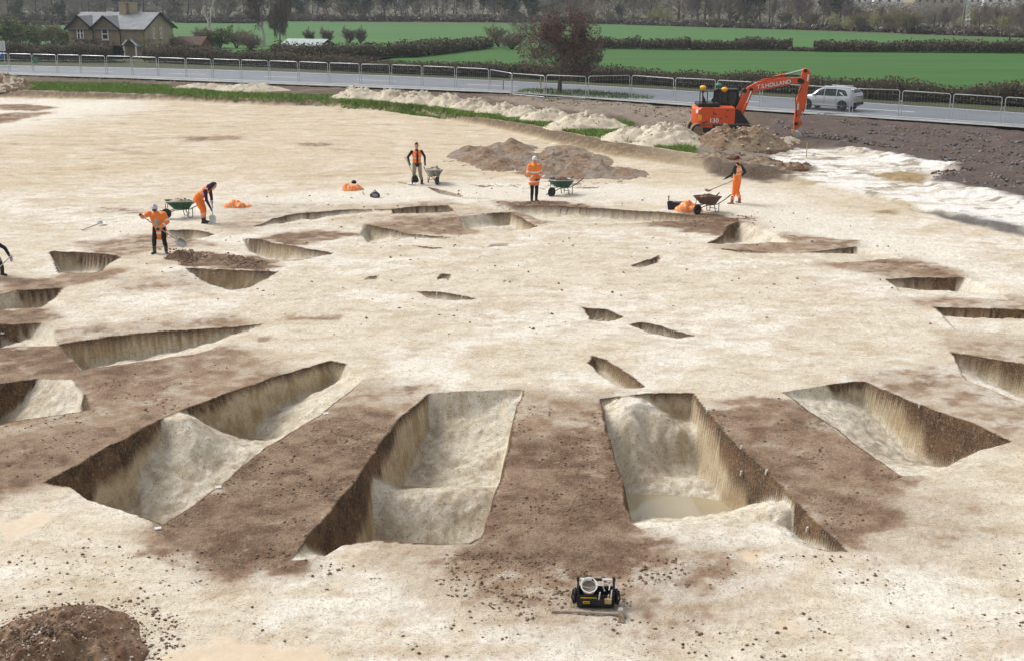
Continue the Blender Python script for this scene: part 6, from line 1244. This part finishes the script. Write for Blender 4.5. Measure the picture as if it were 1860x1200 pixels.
class Skin:
    """lofts fused into one continuous surface; every loft is a named region"""
    def __init__(s): s.mb = MB(); s.bones = []
    def loft(s, region, P, rs, rf=None, side=(1, 0, 0), n=12):
        rs = rs if isinstance(rs, (list, tuple)) else [rs] * len(P); rf = rf or rs
        s.mb.add(*ring_loft(P, rs, rf, side, n)); P = [Vector(p) for p in P]
        for i in range(len(P) - 1): s.bones.append((region, np.array(P[i]), np.array(P[i + 1]), (rs[i] + rf[i]) / 2, (rs[i + 1] + rf[i + 1]) / 2, i / (len(P) - 1), (i + 1) / (len(P) - 1)))
    def build(s, name, style, parent, voxel=.0155, smooth=2):
        me = s.mb.mesh(name, []); o = bpy.data.objects.new(name, me); COL.objects.link(o)
        r = o.modifiers.new('r', 'REMESH'); r.mode = 'VOXEL'; r.voxel_size = voxel
        if smooth: q = o.modifiers.new('s', 'SMOOTH'); q.factor = .5; q.iterations = smooth
        dg = bpy.context.evaluated_depsgraph_get(); m2 = bpy.data.meshes.new_from_object(o.evaluated_get(dg)); bpy.data.objects.remove(o); m2.name = name
        n = len(m2.polygons); C = np.zeros(n * 3); m2.polygons.foreach_get('center', C); C = C.reshape(-1, 3)
        best = np.full(n, 1e9); reg = np.zeros(n, int); par = np.zeros(n)
        for k, (g, a, b, ra, rb, t0, t1) in enumerate(s.bones):
            d = b - a; t = np.clip(((C - a) @ d) / (d @ d + 1e-9), 0, 1); q = np.linalg.norm(C - (a + t[:, None] * d), axis=1) - (ra * (1 - t) + rb * t)
            u = q < best; best[u] = q[u]; reg[u] = k; par[u] = (t0 + (t1 - t0) * t)[u]
        names = sorted(set(style.values()) | {x for v in STRIPES.values() for x in [v[0]]}); mats = {m: i for i, m in enumerate(names)}; idx = np.zeros(n, int); gl = [b[0] for b in s.bones]
        for k, g in enumerate(gl):
            u = reg == k; idx[u] = mats[style.get(g, style['*'])]
            for sg, (sm, lo, hi) in ((x, v) for x, v in STRIPES.items() if x.split('/')[0] == g): v_ = u & (par > lo) & (par < hi); idx[v_] = mats[sm]
        for m in names: m2.materials.append(M[m])
        m2.polygons.foreach_set('material_index', idx.astype(np.int32)); m2.polygons.foreach_set('use_smooth', np.ones(n, bool))
        return link(name, m2, parent)
STRIPES = {}
def person(loc, face, pose, style, label, sc=1.0, coat=None, vest=None, hat=None, stripes=None, coat_stripes=None, bulk=1.0, vest_style=None):
    """pose in the body frame: forward, left, up"""
    global STRIPES
    f = Vector((*face, 0)).normalized(); l = Vector((-f.y, f.x, 0)); W_ = lambda p: f * p[0] + l * p[1] + Vector((0, 0, p[2]))
    J = {k: W_(v) for k, v in pose.items()}; o = empty('person', loc, 0, label, 'person', 'people working on the dig'); o.scale = (sc,) * 3
    up = (J['neck'] - J['pelvis']).normalized(); side = (J['shl'] - J['shr']).normalized(); fr = side.cross(up).normalized() * 1
    if fr.dot(f) < 0 and abs(fr.dot(f)) > .3: fr = -fr
    S_ = Skin(); mid = J['pelvis'].lerp(J['chest'], .5)
    S_.loft('hips', [J['pelvis'] - up * .09, J['pelvis'], mid], [.155 * bulk, .17 * bulk, .155 * bulk], [.115, .13, .115], side)
    S_.loft('torso', [mid - up * .02, J['chest'], J['chest'].lerp(J['neck'], .55), J['neck'] - up * .03], [.155 * bulk, .185 * bulk, .175, .085], [.115, .13, .11, .07], side)
    S_.loft('neck', [J['neck'] - up * .05, J['neck'].lerp(J['head'], .6)], [.058, .055])
    hd = (J['head'] - J['neck']).normalized(); hf = W_(pose.get('look', (1, 0, -.1))) if True else f; hf = (hf - W_((0, 0, 0))).normalized(); hs = hd.cross(hf).normalized() if hd.cross(hf).length > .1 else side; hup = hf.cross(hs).normalized(); hup = hup if hup.z > 0 else -hup; h = J['head']
    S_.loft('head', [h - hup * .085 + hf * .015, h - hup * .03, h + hup * .05, h + hup * .10], [.055, .074, .078, .055], [.065, .09, .098, .07], hs)
    S_.loft('head', [h + hf * .09 - hup * .03, h + hf * .112 - hup * .045], [.012, .016], None, hs, 8)
    for s_ in (-1, 1): S_.loft('head', [h + hs * .076 * s_ - hup * .03, h + hs * .082 * s_ + hup * .015], [.014, .016], None, hf, 8)
    S_.loft('mouth', [h + hf * .092 - hup * .085 + hs * .02, h + hf * .092 - hup * .085 - hs * .02], [.008, .008], None, hup, 6)
    for s_ in ('l', 'r'):
        sg = 1 if s_ == 'l' else -1
        S_.loft('arm', [J['sh' + s_], J['sh' + s_].lerp(J['el' + s_], .5), J['el' + s_]], [.068, .060, .052]); S_.loft('forearm', [J['el' + s_], J['el' + s_].lerp(J['wr' + s_], .4), J['wr' + s_]], [.052, .048, .036])
        S_.loft('thigh', [J['hip' + s_], J['hip' + s_].lerp(J['kn' + s_], .5), J['kn' + s_]], [.098 * bulk, .088 * bulk, .070 * bulk]); S_.loft('shin', [J['kn' + s_], J['kn' + s_].lerp(J['an' + s_], .4), J['an' + s_] + Vector((0, 0, .16))], [.070 * bulk, .070 * bulk, .062 * bulk]); S_.loft('boot', [J['an' + s_] + Vector((0, 0, .20)), J['an' + s_], J['an' + s_] - Vector((0, 0, .03))], [.062, .055, .05])
        d = (J['toe' + s_] - J['an' + s_]); d.z = 0; d.normalize(); q = J['an' + s_]; q0 = Vector((q.x, q.y, .045)); S_.loft('boot', [q0 - d * .05, q0 + d * .06, q0 + d * .16], [.045, .050, .040], [.045, .045, .032], d.cross(Vector((0, 0, 1))))
        # hand: palm, four bent fingers of unequal length, thumb from the side of the palm
        w = J['wr' + s_]; hdv = W_(pose['hd' + s_]).normalized() if 'hd' + s_ in pose else (w - J['el' + s_]).normalized(); g = hdv.cross(f); g = (g if g.length > .2 else hdv.cross(l)).normalized(); nn = g.cross(hdv).normalized()
        S_.loft('hand', [w, w + hdv * .05, w + hdv * .085], [.028, .040, .038], [.022, .020, .018], g, 10)
        for k, (off, ln) in enumerate(((-.030, .062), (-.010, .072), (.011, .068), (.030, .052))):
            b0 = w + hdv * .082 + g * off; b1 = b0 + hdv * ln * .5 + nn * .010; S_.loft('hand', [b0, b1, b1 + hdv * ln * .15 + nn * ln * .45], [.0115, .0105, .0095], None, g, 6)
        t0 = w + hdv * .03 - g * .034; S_.loft('hand', [t0, t0 - g * .022 + hdv * .026, t0 - g * .018 + hdv * .054 + nn * .012], [.013, .012, .0105], None, nn, 6)
    STRIPES = stripes or {}
    body = S_.build('body', style, o)
    for s_ in (-1, 1): e = MB().lathe([(.004, -.008), (.010, -.003), (.010, .003), (.004, .008)], h + hf * .088 + hs * .032 * s_ + hup * .012, 8).build('eye', M['black'], o)
    if coat:
        S_ = Skin(); STRIPES = coat_stripes or {}
        fl = coat.get('flare', 1.0); hem = J['pelvis'] - Vector((0, 0, coat.get('len', .25)))
        S_.loft('skirt', [hem, J['pelvis']], [.225 * fl, .20], [.17 * fl, .155], side); S_.loft('torso', [J['pelvis'], mid, J['chest'], J['chest'].lerp(J['neck'], .6), J['neck'] - up * .035], [.20, .195, .215, .20, .105], [.155, .15, .155, .135, .095], side)
        for s_ in ('l', 'r'): S_.loft('sleeve', [J['sh' + s_], J['sh' + s_].lerp(J['el' + s_], .5), J['el' + s_], J['el' + s_].lerp(J['wr' + s_], .5), J['wr' + s_].lerp(J['el' + s_], .08)], [.092, .086, .078, .070, .058])
        if coat.get('hood'): S_.loft('torso', [J['neck'] - fr * .09 + side * .07, J['neck'] - fr * .11, J['neck'] - fr * .09 - side * .07], [.05, .06, .05], None, up)
        c = S_.build('coat', coat['style'], o, .019, 2)
        if coat.get('open'):
            s2 = Skin(); STRIPES = {}; s2.loft('torso', [J['pelvis'] + fr * .075, J['chest'] + fr * .085, J['neck'] + fr * .045 - up * .05], [.075, .085, .05], [.105, .10, .055], side); s2.build('shirt', {'*': coat['open'], 'torso': coat['open']}, o, .014)
    if vest:
        S_ = Skin(); STRIPES = vest.get('stripes', {})
        S_.loft('torso', [J['pelvis'] + up * .02, mid, J['chest'], J['chest'].lerp(J['neck'], .5)], [.185, .18, .205, .19], [.15, .142, .15, .125], side)
        for sg in (-1, 1): S_.loft('yoke', [J['chest'] + side * .10 * sg + fr * .10, J['chest'].lerp(J['neck'], .85) + side * .105 * sg, J['chest'] + side * .10 * sg - fr * .10], [.045] * 3, [.045] * 3, side)
        S_.build('vest', vest['style'], o, .018, 2)
        if vest.get('open'): s2 = Skin(); STRIPES = {}; s2.loft('torso', [J['pelvis'] + fr * .08, J['chest'] + fr * .085, J['neck'] + fr * .04 - up * .04], [.055, .06, .05], [.10, .10, .06], side); s2.build('jumper_front', {'*': vest['open']}, o, .014)
    if hat:
        kind, mt = hat; R_ = Matrix((hs, hf, hup)).transposed()
        if kind == 'beanie': MB().lathe([(.096, .0), (.102, .02), (.104, .06), (.092, .105), (.06, .138), (.015, .15)], h + hup * .0, 18, R=R_ @ Matrix.Diagonal((.92, 1.08, 1))).build('woolly_hat', M[mt], o, True); MB().lathe([(.100, -.012), (.109, -.008), (.109, .028), (.100, .032)], h + hup * .01, 18, R=R_ @ Matrix.Diagonal((.92, 1.08, 1))).build('hat_cuff', M[mt], o, True)
        if kind == 'cap': MB().lathe([(.093, .02), (.098, .06), (.086, .10), (.05, .125), (.01, .13)], h, 18, R=R_ @ Matrix.Diagonal((.95, 1.1, 1))).build('cap', M[mt], o, True); MB().prism([(-.07, 0), (-.05, .07), (0, .09), (.05, .07), (.07, 0)], 0, .012, f=lambda p: h + hs * p.x + hf * (.09 + p.z) + hup * (.03 + p.y)).build('peak', M['black_cloth' if mt == 'helmet' else mt], o)
        if kind == 'hood':
            s2 = Skin(); STRIPES = {}; s2.loft('hood', [J['neck'] - hf * .02, h - hf * .035 - hup * .03, h - hf * .035 + hup * .06, h - hf * .02 + hup * .12], [.10, .105, .10, .055], [.10, .10, .10, .06], hs); s2.build('hood', {'*': mt}, o, .013)
        if kind == 'hair': s2 = Skin(); STRIPES = {}; s2.loft('hair', [h - hf * .05 - hup * .02, h - hf * .02 + hup * .06, h + hup * .105 + hf * .02], [.075, .086, .06], [.06, .095, .075], hs); s2.build('hair', {'*': mt}, o, .012)
    return o, J
STAND = dict(pelvis=(0,0,.97), chest=(.02,0,1.27), neck=(.0,0,1.50), head=(.03,0,1.66), hipl=(0,.10,.92), hipr=(0,-.10,.92), knl=(.04,.13,.50), knr=(.04,-.13,.50), anl=(0,.15,.09), anr=(0,-.15,.09), toel=(.16,.19,.03), toer=(.16,-.19,.03), shl=(0,.20,1.43), shr=(0,-.20,1.43), ell=(-.05,.29,1.16), elr=(-.05,-.29,1.16), wrl=(.06,.29,.90), wrr=(.06,-.29,.90))
def P_(**k): d = dict(STAND); d.update(k); return d
# worker in khaki trousers, facing the camera
p = spot(758, 336); o1, J1 = person(p, (.25, -.97), P_(ell=(-.10,.36,1.18), wrl=(.02,.34,.92), elr=(-.12,-.36,1.18), wrr=(.06,-.33,.95), look=(1,.1,-.15), anl=(.03,.19,.09), anr=(-.02,-.19,.09), toel=(.18,.26,.03), toer=(.13,-.25,.03)),
 {'*':'dark_cloth','head':'skin','mouth':'maroon','hand':'glove','neck':'skin','hips':'dark_cloth','thigh':'khaki','shin':'khaki','boot':'boot_black'}, 'worker in orange vest, dark jumper and khaki trousers standing with a shovel', 1.02, vest=dict(style={'*':'hi_orange','yoke':'hi_pink'}, stripes={'torso/1':('reflect_dim',.38,.50)}, open='dark_cloth'), hat=('hair','hair'), bulk=1.05)
shovel(p + Vector((-.46, -.30, 1.22)), p + Vector((.02, -.42, .18)), 'shovel held slanting by the worker in khaki trousers', blade='black')
# worker in the white hat
p = spot(970, 371); o2, J2 = person(p, (.45, -.9), P_(ell=(.02,.28,1.12), wrl=(.24,.10,.94), elr=(.02,-.28,1.12), wrr=(.24,-.08,.92), hdl=(.6,-.5,-.4), hdr=(.6,.5,-.4), look=(.95,-.2,-.05), anl=(0,.10,.09), anr=(.0,-.10,.09), toel=(.16,.12,.03), toer=(.16,-.12,.03), knl=(.03,.10,.5), knr=(.03,-.10,.5)),
 {'*':'hi_orange','head':'skin','mouth':'maroon','hand':'glove','neck':'hi_orange','thigh':'black_cloth','shin':'black_cloth','hips':'black_cloth','boot':'boot_black'}, 'worker in long orange coat and white hat standing with hands together', 1.02, coat=dict(style={'*':'hi_orange_b'}, len=.22, flare=1.08, hood=1), coat_stripes={'torso/1':('reflect',.30,.42),'skirt/1':('reflect',.15,.45),'sleeve/1':('reflect',.33,.42),'sleeve/2':('reflect',.72,.82)}, hat=('beanie','white_cloth'))
t2 = empty('hand_tool', p + Vector((.20, -.33, .95)), 0, 'small trowel in the hands of the white-hatted worker', 'trowel'); MB().tube([(0, 0, 0), (.10, -.02, .08)], .014, 6).build('handle', M['wood_grey'], t2); MB().add([(.10,-.02,.08),(.17,-.05,.12),(.24,-.04,.18),(.15,0,.15)], [(0,1,2,3)]).build('blade', M['steel'], t2)
# worker in the maroon hat, from behind
p = spot(1336, 394); o3, J3 = person(p, (-.80, .60), P_(ell=(.05,.34,1.15), wrl=(.30,.34,.98), elr=(-.12,-.40,1.17), wrr=(.05,-.27,.98), look=(1,.1,-.35), anl=(.06,.22,.09), anr=(-.04,-.17,.09), toel=(.22,.28,.03), toer=(.12,-.2,.03)),
 {'*':'green_cloth','head':'skin','mouth':'maroon','hand':'glove','neck':'green_cloth','hips':'hi_orange','thigh':'hi_orange','shin':'hi_orange','boot':'boot_brown'}, 'worker seen from behind in orange vest, orange trousers and maroon hat', 1.06, vest=dict(style={'*':'hi_orange_b','yoke':'hi_pink'}, stripes={'torso/1':('hi_pink',.30,.42),'torso/2':('hi_pink',.62,1.0)}), hat=('beanie','maroon'), stripes={'shin/1':('reflect',.55,.68),'shin/2':('reflect',.80,.92)}, bulk=1.15)
q = p + Vector((-.24, -.12, .93)); bl = b4.location + Vector((-.02, -.05, .86)); shovel(q + (q - bl).normalized() * .12, bl + (bl - q).normalized() * .25, 'shovel reaching from the maroon-hatted worker into the rusty barrow', blade='muddy', face=(0, -.3, 1))
# worker in the white cap with arm raised
p = spot(292, 461); o4, J4 = person(p, (.12, -.99), P_(pelvis=(-.08,0,.88), chest=(.12,-.02,1.15), neck=(.20,-.03,1.35), head=(.31,-.03,1.47), hipl=(-.05,.10,.84), hipr=(-.05,-.10,.84), knl=(.10,.15,.46), knr=(.10,-.15,.46), anl=(.0,.17,.09), anr=(-.06,-.19,.09), toel=(.15,.22,.03), toer=(.1,-.26,.03), shl=(.17,.19,1.28), shr=(.17,-.22,1.30), ell=(.18,.30,1.03), wrl=(.38,.08,.88), elr=(.22,-.42,1.20), wrr=(.40,-.42,1.26), hdl=(.5,-.7,-.3), hdr=(.4,-.2,.5), look=(.85,0,-.5)),
 {'*':'hi_orange','head':'skin','mouth':'maroon','hand':'glove','neck':'skin','thigh':'black_cloth','shin':'black_cloth','hips':'black_cloth','boot':'wellie'}, 'digger in open orange coat, white cap and green boots with one arm raised', 1.04, coat=dict(style={'*':'hi_orange_b'}, len=.30, flare=1.15, open='grey_cloth'), coat_stripes={'skirt/1':('reflect',.20,.42),'sleeve/1':('reflect',.33,.42),'sleeve/2':('reflect',.70,.80)}, hat=('cap','helmet'), stripes={'shin/1':('wellie',.55,1.0)})
a_ = p + J4['wrr'] * 1.04; b_3 = p + J4['wrl'] * 1.04; dv = (b_3 - a_).normalized(); shovel(a_ - dv * .06 + Vector((0, -.04, .02)), a_ + dv * 1.62 + Vector((0, -.05, 0)), 'long-handled shovel swung by the digger in the white cap', shaft='wood', blade='steel')
# bending digger in a purple hood
p = spot(371, 409); o5, J5 = person(p, (.98, -.2), P_(pelvis=(-.16,0,.86), chest=(.06,0,1.08), neck=(.26,0,1.22), head=(.40,0,1.27), hipl=(-.14,.10,.82), hipr=(-.14,-.10,.82), knl=(-.02,.12,.48), knr=(.02,-.12,.47), anl=(-.04,.12,.09), anr=(.03,-.12,.09), toel=(.14,.14,.03), toer=(.2,-.13,.03), shl=(.20,.18,1.14), shr=(.20,-.18,1.14), ell=(.22,.22,.86), elr=(.24,-.22,.84), wrl=(.30,.06,.66), wrr=(.30,-.08,.56), hdl=(.1,-.3,-.9), hdr=(.1,.3,-.9), look=(.6,0,-.8)),
 {'*':'purple_cloth','head':'skin','mouth':'maroon','hand':'glove','neck':'purple_cloth','hips':'hi_orange','thigh':'hi_orange','shin':'hi_orange','boot':'boot_black'}, 'digger bending over in purple hood and orange trousers', 1.08, vest=dict(style={'*':'hi_orange','yoke':'hi_pink'}, stripes={'torso/1':('hi_pink',.55,.85)}), hat=('hood','purple_cloth'), stripes={'shin/1':('reflect_dim',.30,.48),'shin/2':('reflect_dim',.66,.82)}, bulk=1.1)
a_ = p + J5['wrl'] * 1.08; shovel(a_ + Vector((0, -.03, .12)), p + Vector((.36, -.14, .02)), 'shovel pushed into the ground by the bending digger', shaft='white', blade='steel')
# digger cut off by the left edge
p = spot(-16, 502); o6, J6 = person(p, (.35, -.94), P_(pelvis=(-.22,0,.80), chest=(.06,-.02,.98), neck=(.24,-.06,1.04), head=(.36,-.10,1.06), hipl=(-.20,.10,.76), hipr=(-.2,-.10,.76), knl=(.02,.26,.45), knr=(-.02,-.14,.45), anl=(-.06,.30,.09), anr=(-.08,-.18,.09), toel=(.06,.40,.03), toer=(.1,-.2,.03), shl=(.16,.18,1.02), shr=(.2,-.2,1.0), ell=(.18,.44,.84), wrl=(.24,.56,.58), elr=(.34,-.24,.76), wrr=(.36,.02,.56), hdl=(.1,.2,-.9), hdr=(.2,.3,-.9), look=(.6,-.3,-.7)),
 {'*':'dark_cloth','head':'skin','mouth':'maroon','hand':'grey_cloth','neck':'skin','thigh':'khaki','shin':'dark_cloth','hips':'khaki','boot':'boot_black'}, 'digger in red vest bending with a shovel, cut off by the left edge', 1.05, vest=dict(style={'*':'red_vest'}), hat=('hair','hair'))
a_ = p + J6['wrl'] * 1.05 + Vector((.03, -.05, 0)); shovel(a_ + Vector((.02, 0, .06)), p + Vector((.10, -.55, .05)), 'shovel held by the digger at the left edge', shaft='steel')
# ================================================================== AIR
hz = MB().box((0, 1150, 6.6), (2400, 2500, 17.2)).build('haze', bpy.data.materials.new('haze')); tag(hz, 'thin pale haze in the distance', 'haze', kind='stuff')
hm2 = hz.data.materials[0]; hm2.use_nodes = True; hm2.node_tree.nodes.clear(); pv = hm2.node_tree.nodes.new('ShaderNodeVolumePrincipled'); pv.inputs['Color'].default_value = (.80, .87, .95, 1); pv.inputs['Density'].default_value = .0003; pv.inputs['Anisotropy'].default_value = .2
ou = hm2.node_tree.nodes.new('ShaderNodeOutputMaterial'); hm2.node_tree.links.new(pv.outputs[0], ou.inputs['Volume'])
